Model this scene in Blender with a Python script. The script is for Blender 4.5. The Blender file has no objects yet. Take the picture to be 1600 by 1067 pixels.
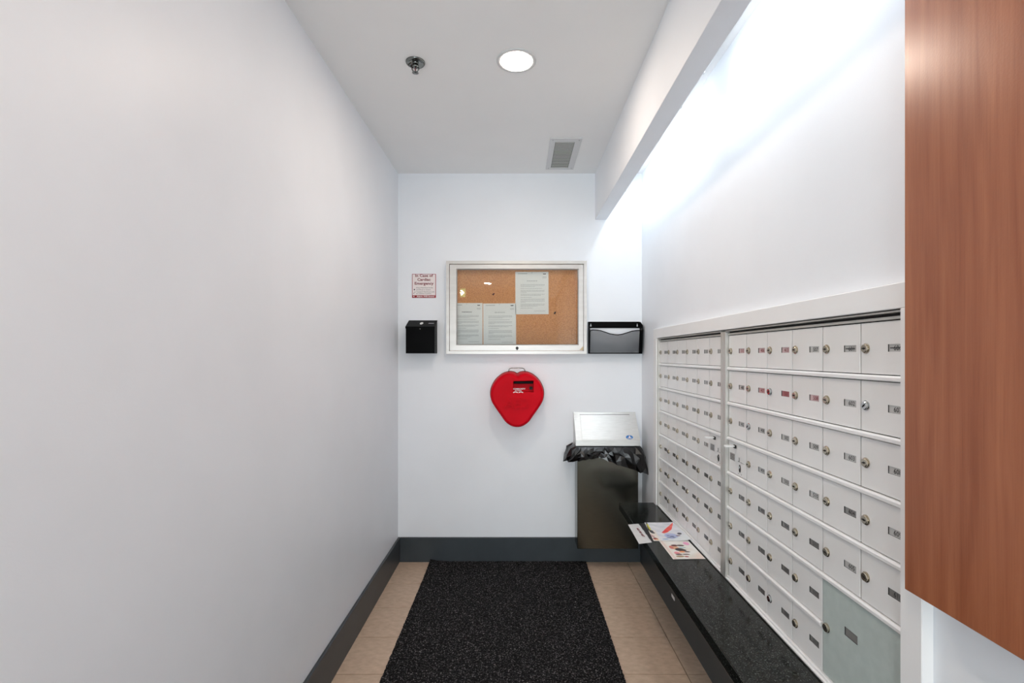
import bpy, bmesh, math, random
import numpy as np
from mathutils import Vector, Matrix, geometry

random.seed(7)
RNG = np.random.default_rng(7)
S = bpy.context.scene
COL = S.collection
PI = math.pi

# ------------------------------------------------------------------ camera, world, lights, exposure
FPX = 750.0                                   # focal length in pixels of the 1600 px wide frame
CZ = 1.352                                    # eye height
cd = bpy.data.cameras.new('camera')
cd.sensor_width = 36.0
cd.lens = 36.0 * FPX / 1600.0
cd.shift_x = -8.0 / 1600.0
cd.shift_y = 21.5 / 1600.0
cd.clip_start = 0.02
cam = bpy.data.objects.new('camera', cd)
cam.location = (0, 0, CZ)
cam.rotation_euler = (PI / 2, 0, 0)
COL.objects.link(cam)
S.camera = cam

w = bpy.data.worlds.new('overcast_sky')
S.world = w
w.use_nodes = True
w.node_tree.nodes['Background'].inputs[0].default_value = (0.80, 0.88, 1.0, 1)
w.node_tree.nodes['Background'].inputs[1].default_value = 1.0

TUBE_L = 20.0            # radiance of the cove tubes
DOWN_L = 150.0            # radiance of the downlight lenses
FILL_F = 132.0  # watts of the added front fill lamp
FILL_W = 75.0            # watts of the added side fill lamp
def fill_light(w_, h_, watts, loc, rz):
    la = bpy.data.lights.new('fill_light', 'AREA')
    la.shape = 'RECTANGLE'; la.size = w_; la.size_y = h_
    la.energy = watts; la.color = (0.90, 0.955, 1.0)
    lo = bpy.data.objects.new('fill_light', la)
    lo.location = loc; lo.rotation_euler = (PI / 2, 0, rz)
    COL.objects.link(lo)
fill_light(2.6, 2.0, FILL_W, (-3.17, -2.2, 1.35), -PI / 2)      # added side fill lamp, outside a made-up lobby opening
fill_light(2.6, 1.25, FILL_F, (-0.575, -4.12, 0.80), 0.0)       # added front fill lamp, outside a made-up low opening

S.view_settings.view_transform = 'Standard'
S.view_settings.look = 'None'
S.view_settings.gamma = 1.0
S.view_settings.use_curve_mapping = False
S.view_settings.exposure = 0.22
S.cycles.use_denoising = True
S.cycles.max_bounces = 14
S.cycles.diffuse_bounces = 10
S.cycles.glossy_bounces = 5
S.cycles.transparent_max_bounces = 12
S.cycles.sample_clamp_indirect = 6.0

# ------------------------------------------------------------------ materials
def srgb(r, g, b):
    def c(x):
        x /= 255.0
        return x / 12.92 if x <= 0.04045 else ((x + 0.055) / 1.055) ** 2.4
    return (c(r), c(g), c(b), 1.0)

def N(nt, kind, **kw):
    n = nt.nodes.new(kind)
    for k, v in kw.items():
        if k.startswith('i_'):
            n.inputs[k[2:].replace('_', ' ')].default_value = v
        else:
            setattr(n, k, v)
    return n

def base(name, col=(0.8, 0.8, 0.8, 1), rough=0.5, metal=0.0, spec=0.5, coat=0.0, coat_rough=0.05):
    m = bpy.data.materials.new(name)
    m.use_nodes = True
    nt = m.node_tree
    p = nt.nodes['Principled BSDF']
    p.inputs['Base Color'].default_value = col
    p.inputs['Roughness'].default_value = rough
    p.inputs['Metallic'].default_value = metal
    p.inputs['Specular IOR Level'].default_value = spec
    p.inputs['Coat Weight'].default_value = coat
    p.inputs['Coat Roughness'].default_value = coat_rough
    return m, nt, p

def noisy(m, nt, p, colA, colB, scale=8.0, detail=4.0, stretch=(1, 1, 1), lo=0.35, hi=0.65, bump=0.0,
          bump_scale=None, rough_var=0.0, rough=0.5):
    tc = N(nt, 'ShaderNodeTexCoord')
    mp = N(nt, 'ShaderNodeMapping'); mp.inputs['Scale'].default_value = stretch
    nz = N(nt, 'ShaderNodeTexNoise'); nz.inputs['Scale'].default_value = scale; nz.inputs['Detail'].default_value = detail
    rp = N(nt, 'ShaderNodeValToRGB')
    rp.color_ramp.elements[0].position = lo; rp.color_ramp.elements[0].color = colA
    rp.color_ramp.elements[1].position = hi; rp.color_ramp.elements[1].color = colB
    L = nt.links.new
    L(tc.outputs['Object'], mp.inputs['Vector']); L(mp.outputs[0], nz.inputs['Vector'])
    L(nz.outputs['Fac'], rp.inputs['Fac']); L(rp.outputs['Color'], p.inputs['Base Color'])
    if rough_var:
        mr = N(nt, 'ShaderNodeMapRange')
        mr.inputs['To Min'].default_value = rough - rough_var; mr.inputs['To Max'].default_value = rough + rough_var
        L(nz.outputs['Fac'], mr.inputs['Value']); L(mr.outputs[0], p.inputs['Roughness'])
    if bump:
        n2 = N(nt, 'ShaderNodeTexNoise'); n2.inputs['Scale'].default_value = bump_scale or scale; n2.inputs['Detail'].default_value = 3
        bp = N(nt, 'ShaderNodeBump'); bp.inputs['Strength'].default_value = bump; bp.inputs['Distance'].default_value = 0.002
        L(mp.outputs[0], n2.inputs['Vector']); L(n2.outputs['Fac'], bp.inputs['Height']); L(bp.outputs[0], p.inputs['Normal'])
    return m

def nmat(name, A, B, rough=0.5, metal=0.0, spec=0.5, coat=0.0, **kw):
    m, nt, p = base(name, A, rough, metal, spec, coat)
    return noisy(m, nt, p, A, B, rough=rough, **kw)

M = {}
M['wall'] = nmat('wall_paint', srgb(234, 237, 241), srgb(237, 240, 244), rough=0.42, spec=0.32, scale=3, bump=0.06, bump_scale=220)
M['ceiling'] = nmat('ceiling_paint', srgb(243, 243, 242), srgb(245, 245, 244), rough=0.75, spec=0.2, scale=3, bump=0.05, bump_scale=200)
M['trim'] = nmat('white_trim_paint', srgb(238, 238, 238), srgb(241, 241, 241), rough=0.4, scale=4)
M['baseboard'] = nmat('slate_baseboard_paint', srgb(58, 64, 68), srgb(63, 69, 73), rough=0.36, spec=0.3, scale=6)
M['tile'] = nmat('brown_porcelain_tile', srgb(182, 158, 136), srgb(208, 184, 161), rough=0.45, spec=0.35, scale=26, detail=9, stretch=(1, 1.6, 1), lo=0.25, hi=0.75, bump=0.1, bump_scale=60)
M['grout'] = base('tile_grout', srgb(66, 54, 45), 0.9)[0]
M['alu'] = nmat('painted_aluminium', srgb(232, 232, 231), srgb(238, 238, 237), rough=0.36, metal=0.1, scale=5)
M['alu_rail'] = nmat('bright_aluminium_rail', srgb(238, 238, 238), srgb(242, 242, 242), rough=0.32, metal=0.15, scale=5)
M['alu_stile'] = nmat('aluminium_stile', srgb(196, 195, 190), srgb(204, 203, 198), rough=0.36, metal=0.5, scale=5)
M['parcel'] = nmat('grey_green_enamel', srgb(182, 194, 190), srgb(190, 201, 197), rough=0.45, metal=0.05, scale=30, bump=0.05, bump_scale=150)
M['dark'] = base('dark_gap', srgb(22, 22, 22), 0.7)[0]
M['nickel'] = nmat('nickel_lock', srgb(192, 184, 168), srgb(204, 196, 181), rough=0.26, metal=1.0, scale=20)
M['chrome'] = nmat('chrome', srgb(200, 202, 202), srgb(215, 216, 216), rough=0.12, metal=1.0, scale=20)
M['dark_chrome'] = nmat('dark_chrome', srgb(112, 116, 114), srgb(130, 134, 132), rough=0.16, metal=1.0, scale=20)
M['keyhole'] = base('keyhole_black', srgb(12, 11, 10), 0.5)[0]
M['slot'] = base('label_window_grey', srgb(196, 196, 194), 0.25, 0, 0.6, 1.0, 0.06)[0]
M['slot_dark'] = base('label_window_dark', srgb(132, 131, 129), 0.25, 0, 0.6, 1.0, 0.06)[0]  # darker grey paints in the dark floor mirrored by the lower plates
M['slot_pink'] = base('label_window_pink', srgb(206, 176, 177), 0.25, 0, 0.6, 1.0, 0.06)[0]
M['slot_red'] = base('label_window_red', srgb(170, 118, 122), 0.25, 0, 0.6, 1.0, 0.06)[0]
M['ink'] = base('dark_ink', srgb(52, 52, 52), 0.6)[0]
M['ink_soft'] = base('grey_ink', srgb(168, 168, 168), 0.7)[0]
M['ink_red'] = base('dark_red_ink', srgb(120, 22, 34), 0.5)[0]
M['paper'] = nmat('white_paper', srgb(244, 244, 243), srgb(248, 248, 247), rough=0.7, spec=0.2, scale=6)
M['sign_white'] = base('sign_white_vinyl', srgb(236, 226, 224), 0.35)[0]
M['sign_red'] = base('sign_red_vinyl', srgb(150, 24, 36), 0.35)[0]
M['cork'] = nmat('cork', srgb(196, 126, 70), srgb(226, 162, 104), rough=0.85, spec=0.15, scale=160, detail=6, lo=0.3, hi=0.62, bump=0.3, bump_scale=200)
M['frame_alu'] = nmat('satin_silver_frame', srgb(196, 193, 189), srgb(204, 201, 197), rough=0.36, metal=0.45, scale=4, stretch=(1, 8, 8))
M['beige'] = base('beige_tape', srgb(200, 176, 140), 0.6)[0]
M['black'] = nmat('black_powder_coat', srgb(4, 4, 5), srgb(6, 6, 7), rough=0.42, spec=0.05, scale=40)
M['mesh_wire'] = nmat('grey_black_wire', srgb(64, 65, 68), srgb(78, 79, 82), rough=0.28, spec=0.6, metal=0.4, scale=40)
M['black_matte'] = base('black_matte', srgb(7, 7, 8), 0.55, 0, 0.12)[0]
M['label_silver'] = base('silver_label', srgb(170, 170, 172), 0.4)[0]
M['white_knob'] = base('white_knob', srgb(225, 225, 222), 0.3)[0]
M['red'] = nmat('red_plastic', srgb(196, 4, 24), srgb(204, 8, 30), rough=0.45, spec=0.06, scale=5, bump=0.04, bump_scale=150)
M['red_dark'] = base('dark_red_rim', srgb(96, 4, 16), 0.4)[0]
M['steel_bright'] = nmat('brushed_steel_lid', srgb(205, 204, 200), srgb(216, 215, 212), rough=0.36, metal=0.9, scale=30, stretch=(0.6, 12, 12), rough_var=0.03)
M['bag'] = base('black_plastic_liner', srgb(4, 4, 5), 0.22, 0, 0.6)[0]
M['blue'] = base('blue_emblem', srgb(40, 110, 178), 0.35)[0]
M['vent_white'] = base('vent_white_enamel', srgb(212, 213, 214), 0.45)[0]
M['vent_slat'] = base('vent_slat_grey', srgb(206, 208, 203), 0.5)[0]
M['paddle'] = base('white_paddle', srgb(232, 232, 232), 0.35)[0]
M['green'] = base('exit_sign_green', srgb(20, 110, 70), 0.5)[0]

def steel_body():
    m, nt, p = base('brushed_steel_body', srgb(150, 146, 134), 0.2, 1.0)
    noisy(m, nt, p, srgb(98, 98, 90), srgb(110, 110, 102), scale=40, stretch=(0.5, 10, 14), rough_var=0.03, rough=0.2)
    p.inputs['Anisotropic'].default_value = 0.3
    return m
M['steel'] = steel_body()

def granite():
    m, nt, p = base('black_granite', srgb(20, 24, 22), 0.14, 0, 0.32)
    L = nt.links.new
    tc = N(nt, 'ShaderNodeTexCoord')
    n1 = N(nt, 'ShaderNodeTexNoise'); n1.inputs['Scale'].default_value = 260; n1.inputs['Detail'].default_value = 3
    rp = N(nt, 'ShaderNodeValToRGB')
    e = rp.color_ramp.elements
    e[0].position = 0.36; e[0].color = srgb(5, 7, 6)
    e[1].position = 0.74; e[1].color = srgb(92, 98, 93)
    k = rp.color_ramp.elements.new(0.56); k.color = srgb(16, 20, 18)
    v = N(nt, 'ShaderNodeTexVoronoi'); v.inputs['Scale'].default_value = 320
    r2 = N(nt, 'ShaderNodeValToRGB')
    r2.color_ramp.elements[0].position = 0.05; r2.color_ramp.elements[0].color = (1, 1, 1, 1)
    r2.color_ramp.elements[1].position = 0.12; r2.color_ramp.elements[1].color = (0, 0, 0, 1)
    mx = N(nt, 'ShaderNodeMixRGB'); mx.inputs['Color2'].default_value = srgb(92, 88, 82)
    L(tc.outputs['Object'], n1.inputs['Vector']); L(tc.outputs['Object'], v.inputs['Vector'])
    L(n1.outputs['Fac'], rp.inputs['Fac']); L(v.outputs['Distance'], r2.inputs['Fac'])
    L(r2.outputs['Color'], mx.inputs['Fac']); L(rp.outputs['Color'], mx.inputs['Color1'])
    L(mx.outputs['Color'], p.inputs['Base Color'])
    return m
M['granite'] = granite()

def wood():
    m, nt, p = base('cherry_veneer', srgb(140, 84, 56), 0.30, 0, 0.5, 0.2, 0.25)
    L = nt.links.new
    tc = N(nt, 'ShaderNodeTexCoord')
    mp = N(nt, 'ShaderNodeMapping'); mp.inputs['Scale'].default_value = (1, 14, 0.7)
    n1 = N(nt, 'ShaderNodeTexNoise'); n1.inputs['Scale'].default_value = 3.2; n1.inputs['Detail'].default_value = 7; n1.inputs['Distortion'].default_value = 0.6
    rp = N(nt, 'ShaderNodeValToRGB'); e = rp.color_ramp.elements
    e[0].position = 0.28; e[0].color = srgb(138, 76, 46)
    e[1].position = 0.72; e[1].color = srgb(166, 102, 68)
    mp2 = N(nt, 'ShaderNodeMapping'); mp2.inputs['Scale'].default_value = (1, 90, 2.0)
    n2 = N(nt, 'ShaderNodeTexNoise'); n2.inputs['Scale'].default_value = 4; n2.inputs['Detail'].default_value = 3
    r2 = N(nt, 'ShaderNodeValToRGB'); f = r2.color_ramp.elements
    f[0].position = 0.25; f[0].color = (0.80, 0.76, 0.74, 1); f[1].position = 0.5; f[1].color = (1, 1, 1, 1)
    mx = N(nt, 'ShaderNodeMixRGB'); mx.blend_type = 'MULTIPLY'; mx.inputs['Fac'].default_value = 0.7
    n3 = N(nt, 'ShaderNodeTexNoise'); n3.inputs['Scale'].default_value = 240; n3.inputs['Detail'].default_value = 2
    bp = N(nt, 'ShaderNodeBump'); bp.inputs['Strength'].default_value = 0.12; bp.inputs['Distance'].default_value = 0.001
    L(tc.outputs['Object'], mp.inputs['Vector']); L(tc.outputs['Object'], mp2.inputs['Vector'])
    L(mp.outputs[0], n1.inputs['Vector']); L(mp2.outputs[0], n2.inputs['Vector'])
    L(n1.outputs['Fac'], rp.inputs['Fac']); L(n2.outputs['Fac'], r2.inputs['Fac'])
    L(rp.outputs['Color'], mx.inputs['Color1']); L(r2.outputs['Color'], mx.inputs['Color2'])
    L(mx.outputs['Color'], p.inputs['Base Color'])
    L(tc.outputs['Object'], n3.inputs['Vector']); L(n3.outputs['Fac'], bp.inputs['Height']); L(bp.outputs[0], p.inputs['Normal'])
    return m
M['wood'] = wood()

def carpet():
    m, nt, p = base('charcoal_fibre_mat', srgb(20, 20, 21), 0.95, 0, 0.1)
    L = nt.links.new
    tc = N(nt, 'ShaderNodeTexCoord')
    n1 = N(nt, 'ShaderNodeTexNoise'); n1.inputs['Scale'].default_value = 150; n1.inputs['Detail'].default_value = 3
    rp = N(nt, 'ShaderNodeValToRGB'); e = rp.color_ramp.elements
    e[0].position = 0.44; e[0].color = srgb(17, 17, 18)
    e[1].position = 0.74; e[1].color = srgb(128, 124, 124)
    k = e.new(0.58); k.color = srgb(42, 41, 42)
    L(tc.outputs['Object'], n1.inputs['Vector']); L(n1.outputs['Fac'], rp.inputs['Fac']); L(rp.outputs['Color'], p.inputs['Base Color'])
    return m
M['carpet'] = carpet()

def emit(name, col, strength):
    m = bpy.data.materials.new(name); m.use_nodes = True
    nt = m.node_tree
    nt.nodes.remove(nt.nodes['Principled BSDF'])
    e = N(nt, 'ShaderNodeEmission'); e.inputs[0].default_value = col; e.inputs[1].default_value = strength
    nt.links.new(e.outputs[0], nt.nodes['Material Output'].inputs[0])
    return m
M['tube'] = emit('cool_tube_glow', (0.90, 0.96, 1.0, 1), TUBE_L)
M['lens'] = emit('warm_lens_glow', (1.0, 0.84, 0.71, 1), DOWN_L)
M['exit_glow'] = emit('exit_sign_glow', (0.42, 0.62, 0.28, 1), 7.0)
M['exit_white'] = emit('exit_sign_white_glow', (0.95, 1.0, 0.9, 1), 20.0)

def glass():
    m = bpy.data.materials.new('clear_glazing'); m.use_nodes = True
    nt = m.node_tree
    nt.nodes.remove(nt.nodes['Principled BSDF'])
    t = N(nt, 'ShaderNodeBsdfTransparent'); t.inputs[0].default_value = (0.97, 0.98, 0.97, 1)
    g = N(nt, 'ShaderNodeBsdfGlossy'); g.inputs['Roughness'].default_value = 0.015
    f = N(nt, 'ShaderNodeFresnel'); f.inputs[0].default_value = 1.5
    mx = N(nt, 'ShaderNodeMixShader')
    L = nt.links.new
    L(f.outputs[0], mx.inputs[0]); L(t.outputs[0], mx.inputs[1]); L(g.outputs[0], mx.inputs[2])
    L(mx.outputs[0], nt.nodes['Material Output'].inputs[0])
    return m
M['glass'] = glass()

def printed():
    m, nt, p = base('glossy_print', (1, 1, 1, 1), 0.3, 0, 0.4)
    a = N(nt, 'ShaderNodeAttribute'); a.attribute_name = 'print'
    nt.links.new(a.outputs['Color'], p.inputs['Base Color'])
    return m
M['print'] = printed()

# ------------------------------------------------------------------ mesh helpers
OFF = {}
_box_cache = {}

def _bevbox(dx, dy, dz, b, seg):
    key = (round(dx, 5), round(dy, 5), round(dz, 5), round(b, 5), seg)
    if key not in _box_cache:
        bm = bmesh.new()
        bmesh.ops.create_cube(bm, size=1.0)
        for v in bm.verts:
            v.co = Vector((v.co.x * dx, v.co.y * dy, v.co.z * dz))
        bmesh.ops.bevel(bm, geom=list(bm.edges), offset=b, segments=seg, profile=0.5, affect='EDGES')
        bm.verts.index_update()
        _box_cache[key] = ([tuple(v.co) for v in bm.verts], [tuple(v.index for v in f.verts) for f in bm.faces])
        bm.free()
    return _box_cache[key]

_txt_cache = {}
def text_geo(s, bold=0.0, ext=0.0):
    key = (s, bold, ext)
    if key not in _txt_cache:
        cu = bpy.data.curves.new('txt', 'FONT')
        cu.body = s; cu.size = 1.0; cu.align_x = 'CENTER'; cu.offset = bold; cu.extrude = ext
        cu.resolution_u = 2
        o = bpy.data.objects.new('txt', cu)
        COL.objects.link(o)
        dg = bpy.context.evaluated_depsgraph_get()
        me = bpy.data.meshes.new_from_object(o.evaluated_get(dg))
        vs = [tuple(v.co) for v in me.vertices]
        fs = [tuple(p.vertices) for p in me.polygons]
        bpy.data.objects.remove(o); bpy.data.curves.remove(cu); bpy.data.meshes.remove(me)
        _txt_cache[key] = (vs, fs)
    return _txt_cache[key]

class MB:
    def __init__(self):
        self.v = []; self.f = []; self.m = []; self.s = []
    def add(self, vs, fs, m=0, smooth=False):
        n = len(self.v)
        self.v += [tuple(map(float, p)) for p in vs]
        self.f += [tuple(i + n for i in f) for f in fs]
        self.m += [m] * len(fs); self.s += [smooth] * len(fs)
        return self
    def box(self, x0, x1, y0, y1, z0, z1, m=0, bev=0.0, seg=1):
        c = ((x0 + x1) / 2, (y0 + y1) / 2, (z0 + z1) / 2)
        d = (abs(x1 - x0), abs(y1 - y0), abs(z1 - z0))
        if bev:
            vs, fs = _bevbox(*d, min(bev, min(d) * 0.45), seg)
        else:
            h = 0.5
            vs = [(sx * d[0] * h, sy * d[1] * h, sz * d[2] * h) for sx in (-1, 1) for sy in (-1, 1) for sz in (-1, 1)]
            fs = [(0, 1, 3, 2), (4, 6, 7, 5), (0, 4, 5, 1), (2, 3, 7, 6), (0, 2, 6, 4), (1, 5, 7, 3)]
        return self.add([(a + c[0], b + c[1], e + c[2]) for a, b, e in vs], fs, m)
    def lathe(self, prof, c, axis=(0, 0, 1), n=24, m=0, smooth=True):
        a = Vector(axis).normalized()
        u = a.orthogonal().normalized(); w_ = a.cross(u)
        c = Vector(c); vs = []; fs = []
        for r, h in prof:
            for k in range(n):
                t = 2 * PI * k / n
                vs.append(c + a * h + (u * math.cos(t) + w_ * math.sin(t)) * max(r, 1e-5))
        for i in range(len(prof) - 1):
            for k in range(n):
                k2 = (k + 1) % n
                fs.append((i * n + k, i * n + k2, (i + 1) * n + k2, (i + 1) * n + k))
        self.add(vs, fs, m, smooth)
        return self
    def cyl(self, p0, p1, r, n=16, m=0, smooth=True):
        p0 = Vector(p0); d = Vector(p1) - p0; L_ = d.length
        return self.lathe([(0, 0), (r, 0), (r, L_), (0, L_)], p0, d, n, m, smooth)
    def tube(self, pts, r, n=8, m=0):
        pts = [Vector(p) for p in pts]; vs = []; fs = []
        prev = None
        for i, p in enumerate(pts):
            d = (pts[min(i + 1, len(pts) - 1)] - pts[max(i - 1, 0)]).normalized()
            u = d.orthogonal().normalized() if prev is None else (prev - d * prev.dot(d)).normalized()
            prev = u; w_ = d.cross(u)
            for k in range(n):
                t = 2 * PI * k / n
                vs.append(p + (u * math.cos(t) + w_ * math.sin(t)) * r)
        for i in range(len(pts) - 1):
            for k in range(n):
                k2 = (k + 1) % n
                fs.append((i * n + k, i * n + k2, (i + 1) * n + k2, (i + 1) * n + k))
        fs.append(tuple(range(n))[::-1]); fs.append(tuple((len(pts) - 1) * n + k for k in range(n)))
        return self.add(vs, fs, m, True)
    def prism(self, poly, to3, a0, a1, m=0, holes=(), smooth=False):
        loops = [list(poly)] + [list(h) for h in holes]
        flat = [p for l in loops for p in l]
        tris = geometry.tessellate_polygon([[Vector((p[0], p[1], 0)) for p in l] for l in loops])
        n = len(flat)
        vs = [to3(p[0], p[1], a0) for p in flat] + [to3(p[0], p[1], a1) for p in flat]
        fs = [tuple(t) for t in tris] + [tuple(i + n for i in t[::-1]) for t in tris]
        k = 0
        for l in loops:
            for i in range(len(l)):
                j = (i + 1) % len(l)
                fs.append((k + i, k + j, k + j + n, k + i + n))
            k += len(l)
        return self.add(vs, fs, m, smooth)
    def text(self, s, size, o, u, v, m=0, bold=0.0, sx=1.0, ext=0.0, nrm=None, align='C'):
        vs, fs = text_geo(s, bold, ext)
        if align == 'L':
            mn = min(a[0] for a in vs); vs = [(a[0] - mn, a[1], a[2]) for a in vs]
        o = Vector(o); u = Vector(u); v = Vector(v); n_ = u.cross(v) if nrm is None else Vector(nrm)
        return self.add([o + u * (a * size * sx) + v * (b * size) + n_ * (c * size) for a, b, c in vs], fs, m)
    def build(self, name, mats, parent=None, origin=None, fixn=True, **props):
        if not isinstance(mats, (list, tuple)): mats = [mats]
        vs = self.v
        if parent is not None:
            off = OFF[parent.name]
        else:
            if origin is None:
                a = np.array(vs); lo_, hi_ = a.min(0), a.max(0)
                origin = ((lo_[0] + hi_[0]) / 2, (lo_[1] + hi_[1]) / 2, lo_[2])
            off = Vector(origin)
        me = bpy.data.meshes.new(name)
        me.from_pydata([(p[0] - off[0], p[1] - off[1], p[2] - off[2]) for p in vs], [], self.f)
        for mm in mats: me.materials.append(M[mm] if isinstance(mm, str) else mm)
        me.polygons.foreach_set('material_index', self.m)
        me.polygons.foreach_set('use_smooth', self.s)
        if fixn:
            bm = bmesh.new(); bm.from_mesh(me)
            bmesh.ops.recalc_face_normals(bm, faces=list(bm.faces))
            bm.to_mesh(me); bm.free()
        o = bpy.data.objects.new(name, me)
        COL.objects.link(o)
        if parent is not None:
            o.parent = parent
        else:
            o.location = off
        OFF[o.name] = Vector(off)
        for k, val in props.items(): o[k] = val
        return o

def thing(name, loc, label, cat, group=None):
    o = bpy.data.objects.new(name, None)
    o.empty_display_size = 0.05
    COL.objects.link(o); o.location = loc
    o['label'] = label; o['category'] = cat
    if group: o['group'] = group
    OFF[o.name] = Vector(loc)
    return o

def struct(o, label=None, cat=None):
    o['kind'] = 'structure'
    if label: o['label'] = label
    if cat: o['category'] = cat
    return o

def px(x, y, depth):                      # a measured pixel of the photograph at a known distance
    return ((x - 808.0) * depth / FPX, depth, CZ + (555.0 - y) * depth / FPX)

XZ = lambda u, v, a: (u, a, v)            # polygon in the back wall's plane, extruded along y
YZ = lambda u, v, a: (a, u, v)            # polygon in the side wall's plane, extruded along x
XY = lambda u, v, a: (u, v, a)

# ------------------------------------------------------------------ the room
YB = 3.15; XL = -0.781; XR = 0.819; ZC = 2.545; YF = -4.0
TH = 0.15
struct(MB().box(-3.2, XR + TH, YF - TH, YB + TH, -0.12, -0.006).build('floor', 'grout'), 'brown tiled floor', 'floor')
floor = bpy.data.objects['floor']
# tiles: rows joint lines measured in the photograph, 60 cm wide
ylines = [3.15] + [2.84 - 0.268 * k for k in range(0, 14)]
xlines = [-0.781, -0.48, 0.12, 0.72, 0.819]
_tile_mesh = {}
for r in range(len(ylines) - 1):
    for c in range(len(xlines) - 1):
        y1, y0 = ylines[r], ylines[r + 1]; x0, x1 = xlines[c], xlines[c + 1]
        g = 0.0018
        key = (round(x1 - x0, 4), round(y1 - y0, 4))
        cx, cy = (x0 + x1) / 2, (y0 + y1) / 2
        if key not in _tile_mesh:
            t = MB().box(x0 + g, x1 - g, y0 + g, y1 - g, -0.008, 0.0, bev=0.0012).build('tile', 'tile', floor)
            for v in t.data.vertices: v.co -= Vector((cx, cy, 0)) - Vector(OFF['floor'])
            _tile_mesh[key] = t.data
        else:
            t = bpy.data.objects.new('tile', _tile_mesh[key]); COL.objects.link(t); t.parent = floor
        t.location = Vector((cx, cy, 0)) - OFF['floor']

m_ = MB().box(-3.2, XR + TH, YF - TH, YB + TH, ZC, ZC + 0.12)
struct(m_.build('ceiling', 'ceiling'), 'plain pale grey ceiling', 'ceiling')
struct(MB().box(XL - TH, XR + TH, YB, YB + TH, -0.006, ZC).build('wall_back', 'wall'), 'pale wall at the end of the passage', 'wall')
m_ = MB().box(XL - TH, XL, -0.35, YB, -0.006, ZC)
m_.box(-3.05, XL - TH, -0.35, -0.20, -0.006, ZC)
WY0, WY1, WZ0, WZ1 = -3.5, -0.9, 0.35, 2.35       # made-up lobby opening, cut for the side fill lamp
m_.box(-3.2, -3.05, YF, WY0, -0.006, ZC).box(-3.2, -3.05, WY1, -0.20, -0.006, ZC)
m_.box(-3.2, -3.05, WY0, WY1, -0.006, WZ0).box(-3.2, -3.05, WY0, WY1, WZ1, ZC)
struct(m_.build('wall_left', 'wall'), 'bare pale wall on the left', 'wall')
# right wall with the recess for the mailboxes
OY0, OY1, OZ0, OZ1 = 0.985, 2.748, 0.495, 1.4496
m_ = MB().box(XR, XR + TH, YF, OY0, -0.006, ZC).box(XR, XR + TH, OY1, YB, -0.006, ZC)
m_.box(XR, XR + TH, OY0, OY1, -0.006, OZ0).box(XR, XR + TH, OY0, OY1, OZ1, ZC)
m_.box(XR + TH, XR + TH + 0.02, OY0, OY1, OZ0, OZ1)
struct(m_.build('wall_right', 'wall'), 'white wall above and around the mailboxes', 'wall')
# lobby end wall, behind the photographer, with a low opening added for the front fill lamp
VX0, VX1, VZ0, VZ1 = -1.9, 0.75, 0.15, 1.45
m_ = MB().box(-3.2, VX0, YF - TH, YF, -0.006, ZC).box(VX1, XR + TH, YF - TH, YF, -0.006, ZC)
m_.box(VX0, VX1, YF - TH, YF, -0.006, VZ0).box(VX0, VX1, YF - TH, YF, VZ1, ZC)
struct(m_.build('wall_front', 'wall'), 'plain lobby wall behind the photographer', 'wall')
m_ = MB()
for x in (VX0, VX0 + 0.87, VX0 + 1.74, VX1 - 0.05):
    m_.box(x, x + 0.05, YF - 0.07, YF - 0.02, VZ0, VZ1)
m_.box(VX0, VX1, YF - 0.068, YF - 0.022, VZ0, VZ0 + 0.05).box(VX0, VX1, YF - 0.068, YF - 0.022, VZ1 - 0.05, VZ1)
wn = struct(m_.build('fill_window_2', 'baseboard'), 'made-up low wide lobby window, added to let in the front fill light', 'window')
MB().box(VX0 + 0.02, VX1 - 0.02, YF - 0.047, YF - 0.043, VZ0 + 0.02, VZ1 - 0.02).build('pane', 'glass', wn)
m_ = MB()
WX = -3.05
for y in (WY0, WY0 + 0.85, WY0 + 1.7, WY1 - 0.05):
    m_.box(WX - 0.07, WX - 0.02, y, y + 0.05, WZ0, WZ1)
m_.box(WX - 0.068, WX - 0.022, WY0, WY1, WZ0, WZ0 + 0.05).box(WX - 0.068, WX - 0.022, WY0, WY1, WZ1 - 0.05, WZ1)
wn = struct(m_.build('fill_window_1', 'baseboard'), 'made-up dark framed lobby window, added to let in the side fill light', 'window')
MB().box(WX - 0.047, WX - 0.043, WY0 + 0.02, WY1 - 0.02, WZ0 + 0.02, WZ1 - 0.02).build('pane', 'glass', wn)

# light valance with the hidden tubes behind it
struct(MB().box(0.512, 0.589, -1.2, YB, 2.242, ZC, bev=0.0015).build('trim_1', 'wall'), 'boxed drywall light valance along the ceiling', 'valance')
for k, (a, b) in enumerate(((2.04, 3.09), (0.75, 1.80), (-0.54, 0.51))):
    t = thing('fluorescent_light', (0.69, (a + b) / 2, 2.40),
              ['fluorescent tube light hidden behind the valance near the back wall',
               'fluorescent tube light hidden behind the valance above the nearer mailboxes',
               'fluorescent tube light hidden behind the valance beside the camera'][k], 'light', 'cove lights behind the valance')
    h = MB().box(0.645, 0.715, a, b, 2.452, ZC, bev=0.003)
    h.box(0.66, 0.70, a, a + 0.012, 2.405, 2.455).box(0.66, 0.70, b - 0.012, b, 2.405, 2.455)
    h.build('housing', 'vent_white', t)
    MB().cyl((0.68, a + 0.012, 2.425), (0.68, b - 0.012, 2.425), 0.013, 14).build('tube', 'tube', t)

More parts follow.
